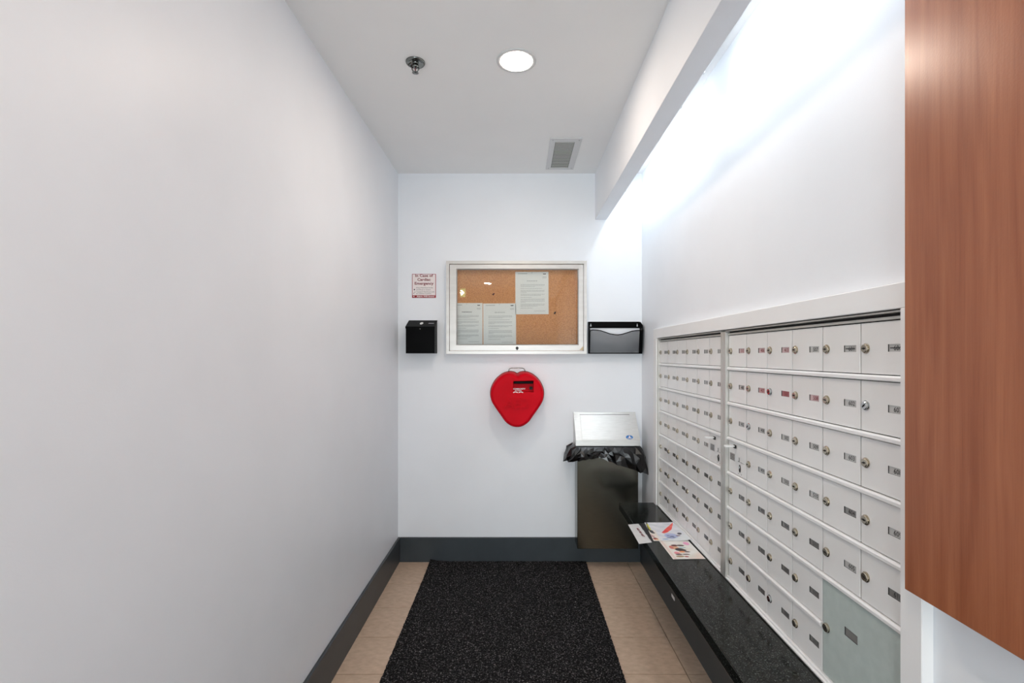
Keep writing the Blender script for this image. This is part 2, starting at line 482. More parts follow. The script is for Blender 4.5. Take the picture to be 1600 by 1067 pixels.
# baseboards
struct(MB().box(XL, XL + 0.014, -0.2, YB, 0, 0.16, bev=0.002).build('baseboard_left', 'baseboard'), 'slate grey baseboard along the left wall', 'baseboard')
struct(MB().box(XL + 0.014, XR - 0.014, YB - 0.014, YB, 0, 0.16, bev=0.002).build('baseboard_back', 'baseboard'), 'slate grey baseboard along the end wall', 'baseboard')
struct(MB().box(XR - 0.014, XR, -2.0, YB, 0, 0.16, bev=0.002).build('baseboard_right', 'baseboard'), 'slate grey baseboard under the granite shelf', 'baseboard')

# white casing around the mailbox recess
FY0, FY1, FZ1 = 0.943, 2.802, 1.5035
m_ = MB()
m_.box(0.795, XR, FY0, FY1, 1.4496, FZ1, bev=0.0015)
m_.box(0.795, XR, FY0, 0.997, 0.0, 1.4496, bev=0.0015)
m_.box(0.795, XR, 2.746, FY1, OZ0, 1.4496, bev=0.0015)
struct(m_.build('trim_2', 'trim'), 'white painted casing around the mailboxes', 'trim')

# ------------------------------------------------------------------ mailboxes
XD = 0.813                      # door fronts
ROWZ = [1.429] + [1.301 - 0.133 * k for k in range(6)]     # top, then the rail centres
BOT = 0.509
HRAIL = 0.0125
LOCK_U, LOCK_V = 0.0178, 0.0605
SL = (0.084, 0.1265, 0.0525, 0.0690)

def door_mesh(wd, ht, slot, mat, name='door', deep=0.0042):
    g = 0.0021; c = 0.0007
    u0, u1, v0, v1 = slot
    P = lambda u, v, x: (x, -u, v)
    out = [(g, g), (wd - g, g), (wd - g, ht - g), (g, ht - g)]
    inn = [(g + c, g + c), (wd - g - c, g + c), (wd - g - c, ht - g - c), (g + c, ht - g - c)]
    h = [(u0, v0), (u1, v0), (u1, v1), (u0, v1)]
    vs = [P(u, v, c) for u, v in out] + [P(u, v, 0) for u, v in inn] + [P(u, v, 0) for u, v in h] + \
         [P(u, v, 0.0022) for u, v in h] + [P(u, v, deep) for u, v in out]
    fs = []; rim = []
    for i in range(4):
        j = (i + 1) % 4
        fs += [(i, j, 4 + j, 4 + i), (4 + i, 4 + j, 8 + j, 8 + i), (16 + i, 16 + j, j, i)]
        rim += [(8 + i, 8 + j, 12 + j, 12 + i)]
    fs.append((19, 18, 17, 16))
    mb = MB(); mb.add(vs, fs, 0); mb.add([], [], 0)
    n = len(mb.f)
    mb.f += rim; mb.m += [1] * 4; mb.s += [False] * 4
    return mb

def local_mesh(mb, name, mats, fixn=True):
    o = mb.build('tmp_' + name, mats, None, origin=(0, 0, 0), fixn=fixn)
    me = o.data; bpy.data.objects.remove(o); me.name = name
    return me

def lock_geo(u, v, angle=0.0, r=0.0098):
    mb = MB()
    mb.lathe([(0.0122, 0.0), (0.0122, 0.0012), (r, 0.0016), (r, 0.0052), (r - 0.0012, 0.0062), (0.004, 0.0062), (0, 0.0062)],
             (0, -u, v), (-1, 0, 0), 24, 0, False)
    ca, sa = math.cos(angle), math.sin(angle)
    q = [(-0.0056, -0.0015), (0.0056, -0.0015), (0.0056, 0.0015), (-0.0056, 0.0015)]
    mb.prism([(-(a * ca - b * sa) - u, a * sa + b * ca + v) for a, b in q], YZ, -0.0062, -0.0066, 1)
    mb.lathe([(0.0026, 0), (0.0026, 0.0067), (0, 0.0067)], (0, -u, v), (-1, 0, 0), 10, 1)
    return mb

LOCKS = [local_mesh(lock_geo(LOCK_U, LOCK_V, a), 'lock', ['nickel', 'keyhole']) for a in (0.0, 0.12, -0.1)]
LOCK_CH = local_mesh(lock_geo(LOCK_U, LOCK_V, 0.7), 'lock', ['chrome', 'keyhole'])

def add_child(name, me, parent, loc=(0, 0, 0)):
    o = bpy.data.objects.new(name, me); COL.objects.link(o); o.parent = parent; o.location = loc
    return o

def plate_mesh(slot, txt, style, struck=False):
    u0, u1, v0, v1 = slot
    mb = MB()
    x = 0.0020
    mb.add([(x, -u0, v0), (x, -u1, v0), (x, -u1, v1), (x, -u0, v1)], [(0, 1, 2, 3)], 0)
    if txt:
        size = 0.0150 if len(txt) == 3 else 0.0145
        mb.text(txt, size, (x - 0.0004, -(u0 * 0.42 + u1 * 0.58), v0 + 0.0030), (0, -1, 0), (0, 0, 1), 1, bold=0.012)
        if struck:
            mb.box(x - 0.0007, x - 0.0005, -(u1 - 0.006), -(u0 + 0.004), (v0 + v1) / 2 - 0.0012, (v0 + v1) / 2 + 0.0012, 1)
    return local_mesh(mb, 'number_plate', [style, 'ink_red' if style in ('slot_pink', 'slot_red') else 'ink'])

def master_parts(door):
    pd = MB()                                            # projecting white key paddle
    poly = []
    for k in range(13):
        t = PI * k / 12
        poly.append((-0.030 - 0.013 * math.sin(t), 0.012 * math.cos(t)))
    poly += [(-0.004, -0.006), (-0.004, 0.006)]
    pd.prism([(p[0], p[1] - 0.057) for p in poly], lambda u, v, a: (u, v, a), 0.104, 0.1085, 0)
    pd.box(-0.006, 0, -0.065, -0.049, 0.098, 0.110, 1, bev=0.001)
    add_child('pull_paddle', local_mesh(pd, 'pull_paddle', ['paddle', 'dark']), door)['label'] = 'white projecting pull'
    lb = MB()
    lb.box(-0.0008, 0, -0.052, -0.012, 0.048, 0.075, 0)
    for k in range(4):
        z = 0.069 - k * 0.0055
        lb.box(-0.0010, -0.0008, -0.048 + 0.003 * (k % 2), -0.016, z - 0.001, z + 0.001, 1)
    add_child('placard', local_mesh(lb, 'placard', ['ink_soft', 'ink']), door)['label'] = 'grey printed placard'
    lk = MB()
    lk.prism([(-0.0925 + 0.0055 * math.cos(t) , 0.030 + 0.014 * math.sin(t)) for t in [2 * PI * k / 20 for k in range(20)]], YZ, -0.002, 0, 1)
    lk.prism([(-0.0925 + 0.004 * math.cos(t), 0.034 + 0.006 * math.sin(t)) for t in [2 * PI * k / 16 for k in range(16)]], YZ, -0.004, -0.002, 0)
    for du, dv in ((-0.012, 0.024), (0.012, 0.024), (-0.012, -0.020), (0.012, -0.020)):
        lk.lathe([(0.0022, 0), (0.0018, 0.0012), (0, 0.0014)], (0, -0.0925 + du, 0.030 + dv), (-1, 0, 0), 8, 2)
    add_child('postal_lock', local_mesh(lk, 'postal_lock', ['chrome', 'keyhole', 'ink_soft']), door)['label'] = 'black and chrome postal lock with rivets'

def bank(y_far, y_near, ncol, pitch, stile_far, stile_near, numbers, master, parcel, label, styles):
    loc = (0.86, (y_far + y_near) / 2, OZ0)
    root = thing('mailbox_bank', loc, label, 'mailboxes')
    # carcass behind the doors
    MB().box(0.8174, 0.95, stile_near[0] + 0.002, stile_far[1] - 0.002, OZ0 + 0.004, 1.446).build('carcass', 'dark', root)
    def fr(name, *a, **k):
        return MB().box(*a, **k).build(name, 'alu_stile', root)
    fr('stile', 0.800, 0.830, stile_far[0], stile_far[1] - 0.0012, OZ0, 1.4425, bev=0.001)
    fr('stile', 0.800, 0.830, stile_near[0] + 0.0012, stile_near[1], OZ0, 1.4425, bev=0.001)
    fr('head_rail', 0.8005, 0.826, stile_near[1], stile_far[0], 1.4428, 1.4470, bev=0.0008)
    fr('head_rail', 0.809, 0.826, stile_near[1], stile_far[0], 1.4293, 1.4362, bev=0.0008)
    sb = MB().box(0.800, 0.826, stile_near[1], stile_far[0], OZ0, OZ0 + 0.006, bev=0.001)
    sb.box(0.806, 0.826, stile_near[1], stile_far[0], OZ0 + 0.006, BOT, bev=0.0015)
    sb.build('sill_rail', 'alu_rail', root)
    std = {}
    def get_door(wd, ht, mat):
        k = (round(wd, 4), round(ht, 4), mat)
        if k not in std:
            std[k] = local_mesh(door_mesh(wd, ht, SL if mat != 'parcel' else (0.086, 0.131, 0.150, 0.171), mat), 'door', [mat, 'dark'])
        return std[k]
    edges_top = [ROWZ[0]] + [z - HRAIL / 2 for z in ROWZ[1:]]
    edges_bot = [z + HRAIL / 2 for z in ROWZ[1:]] + [BOT]
    for k in range(6):
        y0 = stile_near[1]
        if parcel and k == 5: y0 = y_far - pitch * 4
        mb = MB()
        z = ROWZ[1 + k]; h = HRAIL / 2
        prof = [(0.806, z - h + 0.002), (0.806, z + h - 0.004), (0.809, z + h), (0.826, z + h), (0.826, z - h), (0.808, z - h)]
        mb.prism(prof, lambda u, v, a: (u, a, v), y0, stile_far[0])
        mb.build('rail', 'alu_rail', root)
    mi = 0
    for c in range(ncol):
        for r in range(7):
            if parcel and c >= 4 and r >= 5: continue
            ht = edges_top[r] - edges_bot[r]
            y = y_far - pitch * c
            d = add_child('door', get_door(pitch, ht, 'alu'), root, Vector((XD, y, edges_bot[r])) - Vector(loc))
            if master == (c, r):
                d['label'] = 'master access door with white pull and postal lock'
                # blank the slot with a flush plate hidden behind the placard
                add_child('number_plate', plate_mesh(SL, '', 'alu'), d)
                master_parts(d)
                continue
            txt = numbers[c].pop(0)
            st = styles.get((c, r), 'slot_dark' if r >= 4 else 'slot')  # lower rows get the plate with the dark reflection in its colour
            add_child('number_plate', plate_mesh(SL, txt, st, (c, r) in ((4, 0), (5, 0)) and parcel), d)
            chrome = parcel and (c, r) in ((5, 1), (2, 1), (1, 2), (2, 6))
            lk = add_child('lock', LOCK_CH if chrome else LOCKS[(c * 3 + r * 5) % 3], d)
            if chrome: lk['label'] = 'bright chrome lock'
    if parcel:
        wd = pitch * 2; zt = ROWZ[5] - HRAIL / 2; ht = zt - BOT
        d = add_child('parcel_door', get_door(wd, ht, 'parcel'), root, Vector((XD, y_far - pitch * 4, BOT)) - Vector(loc))
        d['label'] = 'large grey-green parcel door'
        add_child('number_plate', plate_mesh((0.086, 0.131, 0.150, 0.171), '', 'slot_dark'), d)
        add_child('lock', local_mesh(lock_geo(0.0178, 0.128, 0.0, 0.0105), 'lock', ['nickel', 'keyhole']), d)
    return root

seq = lambda a, n: [str(a + i) for i in range(n)]
numsA = [seq(98, 7), seq(105, 7), ['112', '113'] + seq(201, 5), seq(206, 7), ['213'] + seq(301, 6), seq(307, 6)]
numsB = [['313'] + seq(401, 5), seq(406, 7), ['413'] + seq(501, 6), seq(507, 7), seq(601, 5), seq(606, 5)]
bank(2.731, 1.888, 6, 0.1405, (2.731, 2.746), (1.866, 1.888), numsA, (5, 3), False,
     'six-column bank of silver mailboxes nearer the end wall', {})
bank(1.8435, 0.9945, 6, 0.1415, (1.8445, 1.866), (0.985, 0.9935), numsB, (0, 3), True,
     'nearer bank of silver mailboxes with large grey parcel door',
     {(0, 0): 'slot_pink', (1, 0): 'slot_pink', (2, 0): 'slot_pink', (1, 1): 'slot_pink', (2, 1): 'slot_red', (3, 1): 'slot_pink',
      (4, 3): 'slot_dark', (4, 4): 'slot'})

# ------------------------------------------------------------------ granite shelf under the mailboxes
BZ = 0.495; BX = 0.593; BYE = 2.796
sh = thing('granite_shelf', (0.70, 1.3, 0), 'long black speckled granite shelf below the mailboxes', 'shelf')
MB().box(BX, 0.7945, -0.6, BYE, BZ - 0.041, BZ, bev=0.0025, seg=2).build('slab', 'granite', sh)
for y in (0.2, 1.3, 2.5):
    MB().prism([(0.66, BZ - 0.041), (0.805, BZ - 0.041), (0.805, 0.25), (0.79, 0.25)], lambda u, v, a: (u, a, v), y - 0.02, y + 0.02).build('bracket', 'black_matte', sh)
MB().box(0.7945, XR, -0.6, 0.942, BZ - 0.041, BZ).box(0.797, XR, 0.998, 2.745, BZ - 0.041, BZ - 0.001).build('back_rail', 'granite', sh)
sc_ = MB().box(0.8040, 0.8052, 2.455, 2.50, 0.096, 0.112)  # white strip modelled in place of a streak of light
o = sc_.build('light_streak', 'paper'); o['label'] = 'tiny white strip standing in for a streak of light under the granite shelf'; o['category'] = 'light_streak'

# ------------------------------------------------------------------ wooden panel at the right edge
wp = thing('wood_panel', (0.79, 0.5, 0.8905), 'tall reddish brown wooden panel hung on the right wall', 'panel')
MB().box(0.765, 0.792, 0.02, 0.9482, 0.8905, 2.36, bev=0.0012).build('panel', 'wood', wp)
MB().box(0.792, XR - 0.001, 0.08, 0.90, 1.0, 1.06).box(0.792, XR - 0.001, 0.08, 0.90, 2.2, 2.26).build('cleat', 'black_matte', wp)

# ------------------------------------------------------------------ ceiling fittings
def downlight(x, y, label):
    t = thing('downlight', (x, y, ZC - 0.006), label, 'light', 'recessed ceiling downlights')
    MB().lathe([(0.0806, 0.0), (0.0806, -0.002), (0.0775, -0.0042), (0.0650, -0.0042), (0.0640, -0.0030)], (x, y, ZC), (0, 0, 1), 48).build('trim_ring', 'vent_white', t)
    MB().lathe([(0.0640, -0.0036), (0.05, -0.0038), (0.02, -0.0039), (0.0, -0.0039)], (x, y, ZC), (0, 0, 1), 48).build('lens', 'lens', t)
downlight(-0.003, 1.945, 'round recessed downlight glowing warm in the ceiling')
downlight(-0.003, 0.10, 'unseen round downlight added above the camera to even the light')  # unseen lamp, added to spread light along the passage
downlight(-0.485, -1.75, 'round lobby downlight behind the camera, reflected in the notice board')
downlight(-2.0, -1.9, 'unseen round downlight added to light the lobby beyond the left wall')  # unseen extra lamp, added for light from the lobby

def sprinkler(x, y):
    t = thing('fire_sprinkler', (x, y, ZC - 0.04), 'chrome fire sprinkler head hanging from the ceiling', 'sprinkler')
    MB().lathe([(0.039, 0.0), (0.039, -0.003), (0.036, -0.007), (0.030, -0.0075), (0.027, -0.003), (0.015, -0.001), (0.0, -0.001)], (x, y, ZC), (0, 0, 1), 36).build('escutcheon', 'dark_chrome', t)
    MB().lathe([(0.012, 0.0), (0.012, -0.008), (0.0095, -0.009), (0.012, -0.009), (0.012, -0.022), (0.007, -0.024), (0, -0.024)], (x, y, ZC), (0, 0, 1), 16).build('body', 'dark_chrome', t)
    for s in (-1, 1):
        MB().tube([(x + s * 0.0115, y, ZC - 0.020), (x + s * 0.0145, y, ZC - 0.028), (x + s * 0.009, y, ZC - 0.037), (x + s * 0.002, y, ZC - 0.042)], 0.0024, 8).build('frame_arm', 'dark_chrome', t)
    MB().lathe([(0.0, -0.020), (0.0022, -0.020), (0.0022, -0.041), (0, -0.041)], (x, y, ZC), (0, 0, 1), 10).build('glass_bulb', 'red_dark', t)['label'] = 'small red bulb'
    df = MB()
    n = 12; vs = [(x, y, ZC - 0.036), (x, y, ZC - 0.0385)]; fs = []
    ring = []
    for k in range(n * 2):
        t_ = PI * k / n
        r = 0.0145 if k % 2 == 0 else 0.0095
        ring.append((r * math.cos(t_) + x, r * math.sin(t_) + y))
    df.prism(ring, XY, ZC - 0.0442, ZC - 0.0428)
    df.lathe([(0.006, -0.039), (0.006, -0.046), (0, -0.046)], (x, y, ZC), (0, 0, 1), 12)
    df.build('deflector', 'dark_chrome', t)
sprinkler(-0.414, 1.954)

vx0, vx1, vy0, vy1 = 0.183, 0.358, 2.63, 3.07
vt = thing('ceiling_vent', ((vx0 + vx1) / 2, (vy0 + vy1) / 2, ZC - 0.006), 'white rectangular ceiling vent with grey slats', 'vent')
gx0, gx1, gy0, gy1 = 0.213, 0.322, 2.675, 3.045
MB().prism([(vx0, vy0), (vx1, vy0), (vx1, vy1), (vx0, vy1)], XY, ZC - 0.006, ZC - 0.0005, 0,
           holes=[[(gx0, gy0), (gx1, gy0), (gx1, gy1), (gx0, gy1)]]).build('face_frame', 'vent_white', vt)
MB().box(gx0 - 0.004, gx1 + 0.004, gy0 - 0.004, gy1 + 0.004, ZC - 0.0010, ZC - 0.0003).build('backing', 'dark', vt)
ns = 22
for k in range(ns):
    y = gy0 + (k + 0.5) * (gy1 - gy0) / ns
    MB().prism([(y - 0.0068, ZC - 0.0062), (y - 0.0062, ZC - 0.0074), (y + 0.0062, ZC - 0.0050), (y + 0.0062, ZC - 0.0038)], YZ, gx0 + 0.002, gx1 - 0.003).build('slat', 'vent_slat', vt)
for sx, sy in ((vx0 + 0.015, vy0 + 0.022), (vx1 - 0.015, vy0 + 0.022), (vx0 + 0.015, vy1 - 0.022), (vx1 - 0.015, vy1 - 0.022)):
    MB().lathe([(0.004, -0.006), (0.003, -0.0075), (0, -0.0078)], (sx, sy, ZC), (0, 0, 1), 10).build('screw', 'label_silver', vt)

# exit sign in the lobby (seen only as a reflection in the notice board glass)
ex, ey, ez = -0.94, -1.85, 2.40
et = thing('exit_sign', (ex, ey, ez - 0.08), 'green running man exit sign with white arrow, hung in the lobby', 'sign')
MB().box(ex - 0.23, ex + 0.08, ey - 0.03, ey + 0.0, ez - 0.08, ez + 0.08, bev=0.003).build('housing', 'vent_white', et)
MB().box(ex - 0.222, ex + 0.072, ey + 0.0, ey + 0.002, ez - 0.072, ez + 0.072).build('sign_face', 'exit_glow', et)
ar = [(-0.05, -0.012), (0.012, -0.012), (-0.014, -0.038), (0.006, -0.05), (0.056, 0.0), (0.006, 0.05), (-0.014, 0.038), (0.012, 0.012), (-0.05, 0.012)]
MB().prism([(ex + a, ez + b) for a, b in ar], XZ, ey + 0.002, ey + 0.003).build('arrow', 'exit_white', et)
rm = MB()
rm.prism([(ex - 0.15 + 0.012 * math.cos(k * PI / 8), ez + 0.045 + 0.012 * math.sin(k * PI / 8)) for k in range(16)], XZ, ey + 0.002, ey + 0.003)
for q in ([(-0.165, 0.028), (-0.135, 0.028), (-0.14, -0.012), (-0.165, -0.012)], [(-0.155, -0.012), (-0.14, -0.012), (-0.105, -0.05), (-0.118, -0.056)],
          [(-0.165, -0.01), (-0.152, -0.012), (-0.18, -0.055), (-0.196, -0.05)], [(-0.138, 0.026), (-0.112, 0.002), (-0.118, -0.004), (-0.142, 0.012)],
          [(-0.16, 0.027), (-0.195, 0.012), (-0.192, 0.003), (-0.16, 0.014)]):
    rm.prism([(ex + a, ez + b) for a, b in q], XZ, ey + 0.002, ey + 0.003)
rm.build('running_figure', 'exit_white', et)
MB().cyl((ex - 0.075, ey - 0.015, ez + 0.08), (ex - 0.075, ey - 0.015, ZC), 0.008).build('hanger', 'vent_white', et)

# ------------------------------------------------------------------ cardiac emergency sign
sx0, sx1, sz0, sz1 = -0.689, -0.5325, 1.7285, 1.885
sg = thing('emergency_sign', ((sx0 + sx1) / 2, YB, sz0), 'small white and red cardiac emergency sign on the end wall', 'sign')
MB().box(sx0, sx1, YB - 0.003, YB, sz0, sz1).build('plate', 'sign_red', sg)
MB().box(sx0 + 0.0035, sx1 - 0.0035, YB - 0.0036, YB - 0.003, sz0 + 0.017, sz1 - 0.003).build('white_field', 'sign_white', sg)
U = (1, 0, 0); V = (0, 0, 1)
scx = (sx0 + sx1) / 2
lt = MB()
for s, zz in (('In Case of', 0.1370), ('Cardiac', 0.1115), ('Emergency', 0.0860)):
    lt.text(s, 0.0250, (scx, YB - 0.0040, sz0 + zz), U, V, 0, bold=0.028, sx=1.12)
lt.build('heading', 'ink_red', sg)
lt = MB()
for s, zz in (('Grasp HeartCase handle', 0.0625), ('and lift up to remove.', 0.0495), ('Transport HeartCase with', 0.0355), ('all contents to patient.', 0.0245)):
    lt.text(s, 0.0112, (sx0 + 0.028, YB - 0.0040, sz0 + zz), U, V, 0, sx=0.98, align='L')
lt.lathe([(0.0045, 0), (0, 0.0001)], (sx0 + 0.0155, YB - 0.0040, sz0 + 0.0535), (0, -1, 0), 12)
lt.prism([(sx0 + 0.0105, sz0 + 0.026), (sx0 + 0.0145, sz0 + 0.026), (sx0 + 0.0135, sz0 + 0.034), (sx0 + 0.011, sz0 + 0.033)], XZ, YB - 0.0040, YB - 0.0038)
lt.prism([(sx0 + 0.0175, sz0 + 0.034), (sx0 + 0.0205, sz0 + 0.034), (sx0 + 0.0200, sz0 + 0.042), (sx0 + 0.018, sz0 + 0.041)], XZ, YB - 0.0040, YB - 0.0038)
lt.build('instructions', 'ink', sg)
lt = MB()
lt.text('Alarm Will Sound', 0.0155, (scx + 0.010, YB - 0.0036, sz0 + 0.0045), U, V, 0, bold=0.02, sx=1.02)
lt.prism([(sx0 + 0.006, sz0 + 0.008), (sx0 + 0.010, sz0 + 0.008), (sx0 + 0.015, sz0 + 0.004), (sx0 + 0.015, sz0 + 0.015), (sx0 + 0.010, sz0 + 0.011), (sx0 + 0.006, sz0 + 0.011)], XZ, YB - 0.0036, YB - 0.0030)
lt.build('alarm_line', 'sign_white', sg)

# ------------------------------------------------------------------ black suggestion box
bx0, bx1, bz0 = -0.7076, -0.5245, 1.364
sb = thing('suggestion_box', ((bx0 + bx1) / 2, YB, bz0), 'black metal suggestion box on the wall under the red sign', 'box')
yf = 3.05
MB().prism([(YB, bz0), (yf, bz0), (yf, 1.532), (YB, 1.578)], YZ, bx0, bx1).build('body', 'black', sb)
MB().prism([(YB, 1.5790), (yf - 0.004, 1.5330), (yf - 0.004, 1.522), (yf - 0.002, 1.522), (yf - 0.0022, 1.5345), (YB, 1.5812)], YZ, bx0 - 0.002, bx1 + 0.002).build('lid', 'black', sb)
MB().prism([(-0.6165 + 0.0105 * math.cos(k * PI / 10), 1.558 + 0.0085 * math.sin(k * PI / 10)) for k in range(20)],
           lambda u, v, a: (u, YB - (1.5812 - v) / 0.0467 * 0.1 * 1.0 + a, v), -0.004, 0.001).build('lock', 'white_knob', sb)
lb = MB()
lb.prism([(-0.572, 1.556), (-0.537, 1.556), (-0.537, 1.5605), (-0.572, 1.5605)], lambda u, v, a: (u, YB - (1.5812 - v) / 0.0467 * 0.1 + a, v), -0.0015, 0.001)
lb.build('name_label', 'label_silver', sb)
MB().lathe([(0.003, 0), (0.002, 0.001), (0, 0.0012)], (-0.6165, yf, 1.520), (0, -1, 0), 10).build('rivet', 'ink_soft', sb)

# ------------------------------------------------------------------ notice board
nx0, nx1, nz0, nz1 = -0.457, 0.449, 1.3602, 1.9597
nf = 3.09
nb = thing('notice_board', (0, YB, nz0), 'silver framed glazed cork notice board', 'notice board')
def ring(x0, x1, z0, z1, i):
    a, b, c, d = i if isinstance(i, tuple) else (i, i, i, i)      # left, right, bottom, top
    return [(x0, z0), (x1, z0), (x1, z1), (x0, z1)], [(x0 + a, z0 + c), (x1 - b, z0 + c), (x1 - b, z1 - d), (x0 + a, z1 - d)]
po, pi_ = ring(nx0, nx1, nz0, nz1, 0.0195)
MB().prism(po, XZ, nf, YB - 0.0005, 0, holes=[pi_]).build('case', 'frame_alu', nb)
dx0, dx1, dz0, dz1 = nx0 + 0.0225, nx1 - 0.0225, nz0 + 0.022, nz1 - 0.0235
gxa, gxb, gza, gzb = -0.387, 0.391, 1.422, 1.904
dr = MB()
outer = [(dx0, dz0), (dx1, dz0), (dx1, dz1), (dx0, dz1)]
inner = [(gxa, gza), (gxb, gza), (gxb, gzb), (gxa, gzb)]
mid = [(gxa - 0.006, gza - 0.006), (gxb + 0.006, gza - 0.006), (gxb + 0.006, gzb + 0.006), (gxa - 0.006, gzb + 0.006)]
vs = [(a, nf + 0.002, b) for a, b in outer] + [(a, nf + 0.002, b) for a, b in mid] + [(a, nf + 0.010, b) for a, b in inner] + \
     [(a, nf + 0.018, b) for a, b in inner] + [(a, nf + 0.018, b) for a, b in outer]
fs = []
for i in range(4):
    j = (i + 1) % 4
    for k in range(4):
        fs.append((k * 4 + i, k * 4 + j, k * 4 + 4 + j, k * 4 + 4 + i))
    fs.append((16 + i, 16 + j, j, i))
dr.add(vs, fs)
door_frame = dr.build('door_frame', 'frame_alu', nb)
MB().lathe([(0.0095, 0), (0.0095, 0.002), (0.007, 0.003), (0, 0.003)], (0.0, nf + 0.002, 1.398), (0, -1, 0), 16).box(-0.0045, 0.0045, nf - 0.0022, nf - 0.001, 1.386, 1.400, 0).build('lock', 'keyhole', door_frame)
MB().prism([(0.400, 1.3845), (0.4255, 1.3845), (0.4255, 1.4110)], XZ, nf + 0.0012, nf + 0.002).build('tape_corner', 'beige', door_frame)
MB().box(gxa - 0.01, gxb + 0.01, nf + 0.0125, nf + 0.0155, gza - 0.01, gzb + 0.01).build('glass', 'glass', door_frame)
CY = 3.139
MB().box(nx0 + 0.0195, nx1 - 0.0195, CY, YB - 0.001, nz0 + 0.0195, nz1 - 0.0195).build('cork_sheet', 'cork', nb)

def notice(xl, xr, zb, zt, tilt, label, seed, heavy):
    rnd = random.Random(seed)
    t = thing('notice', ((xl + xr) / 2, CY, zb), label, 'notice', 'letters pinned to the cork board')
    cx, cz = (xl + xr) / 2, (zb + zt) / 2
    R = lambda u, v, a: (cx + (u - cx) * math.cos(tilt) - (v - cz) * math.sin(tilt), a, cz + (u - cx) * math.sin(tilt) + (v - cz) * math.cos(tilt))
    MB().prism([(xl, zb), (xr, zb), (xr, zt), (xl, zt)], R, CY - 0.0016, CY - 0.0002).build('sheet', 'paper', t)
    q = MB(); W = xr - xl; H = zt - zb
    def line(u0, u1, v, th, m):
        q.prism([(xl + W * u0, zt - H * v - th), (xl + W * u1, zt - H * v - th), (xl + W * u1, zt - H * v + th), (xl + W * u0, zt - H * v + th)], R, CY - 0.0019, CY - 0.0016, m)
    line(0.08, 0.36, 0.045, 0.0016, 0)                     # letterhead
    for a, b in ((0.84, 0.875), (0.885, 0.92)): line(a, b, 0.05, 0.0024, 1)
    line(0.84, 0.92, 0.058, 0.0015, 1)
    line(0.82, 0.94, 0.12, 0.001, 0); line(0.82, 0.94, 0.145, 0.001, 0)
    u = 0.35                                               # heading
    while u < 0.64:
        du = rnd.uniform(0.03, 0.08); line(u, min(u + du, 0.66), 0.215, 0.0018, 1 if heavy else 0); u += du + 0.012
    v = 0.30
    for n, last in ((3, 0.6), (1, 0.9), (3, 0.25), (2, 0.85), (1, 0.45), (4, 0.2), (3, 0.7), (1, 0.5)):
        for k in range(n):
            end = 0.88 if k < n - 1 else 0.16 + 0.72 * last
            u = 0.16
            while u < end - 0.01:
                du = rnd.uniform(0.02, 0.07)
                line(u, min(u + du, end), v, 0.0010, 0); u += du + 0.008
            v += 0.0235
        v += 0.022
        if v > 0.9: break
    line(0.56, 0.9, 0.925, 0.0009, 0)
    q.build('print', ['ink_soft', 'ink'], t)
    MB().lathe([(0.0035, 0), (0.0035, 0.003), (0.002, 0.0045), (0, 0.0045)], R((xl + xr) / 2, zt - 0.006, CY - 0.0016), (0, -1, 0), 10).build('pin', 'white_knob', t)
k_ = 3.139 / FPX
notice(-0.444 + 0.010, -0.226, 1.426 - 0.006, CZ + 81.5 * k_, 0.0, 'white letter at the left end of the notice board', 1, True)
notice(-0.2215, -0.007, 1.426 - 0.010, CZ + 81 * k_, 0.006, 'white letter second from the left on the notice board', 2, False)
notice(-0.0115, 0.2055, CZ + 64 * k_, CZ + 130.3 * k_, 0.004, 'white letter pinned highest on the notice board', 3, False)

def pushpin(x, z, dx, dz, mat, label):
    t = thing('pushpin', (x, CY, z), label, 'pushpin', 'spare pins in the cork')
    d = Vector((dx, -0.02, dz)).normalized()
    b = Vector((x, CY, z))
    MB().lathe([(0.0008, -0.002), (0.0008, 0.006), (0, 0.006)], b, d, 8).build('needle', 'chrome', t)
    MB().lathe([(0, 0.005), (0.0052, 0.005), (0.0055, 0.007), (0.0032, 0.009), (0.0028, 0.015), (0.0048, 0.018), (0.0048, 0.020), (0, 0.020)], b, d, 12).build('head', mat, t)
pushpin(*[px(770, 460.5, CY)[i] for i in (0, 2)], 0.010, 0.006, 'red_dark', 'dark red pushpin in the cork left of the top letter')
pushpin(*[px(866, 490, CY)[i] for i in (0, 2)], 0.006, 0.008, 'keyhole', 'black pushpin in the cork right of the top letter')

# ------------------------------------------------------------------ red heart-shaped defibrillator case
ae = thing('defibrillator_case', (0, YB, 0.887), 'red heart-shaped AED case hanging below the notice board', 'AED case')
K = 0.000461
pts = [(518, 192), (478, 172), (400, 164), (300, 200), (210, 278), (152, 380), (135, 470), (150, 572), (205, 668), (280, 775), (340, 858), (400, 908), (460, 935)]
half = [((518 - a) * K, (550 - b) * K) for a, b in pts]
loop = [(-x, z) for x, z in half] + [(0.0, (550 - 942) * K)] + [(x, z) for x, z in half[1:][::-1]]
def catmull(P_, n):
    out = []
    L_ = len(P_)
    for i in range(L_):
        p0, p1, p2, p3 = P_[i - 1], P_[i], P_[(i + 1) % L_], P_[(i + 2) % L_]
        for k in range(n):
            t = k / n
            out.append(tuple(0.5 * (2 * p1[j] + (p2[j] - p0[j]) * t + (2 * p0[j] - 5 * p1[j] + 4 * p2[j] - p3[j]) * t * t + (3 * p1[j] - p0[j] - 3 * p2[j] + p3[j]) * t ** 3) for j in (0, 1)))
    return out
heart = catmull(loop, 4)
HZ = 1.352 - (560 + 550 * 0.1125 - 555) * 0.0042
HZ = HZ  # centre height on the wall
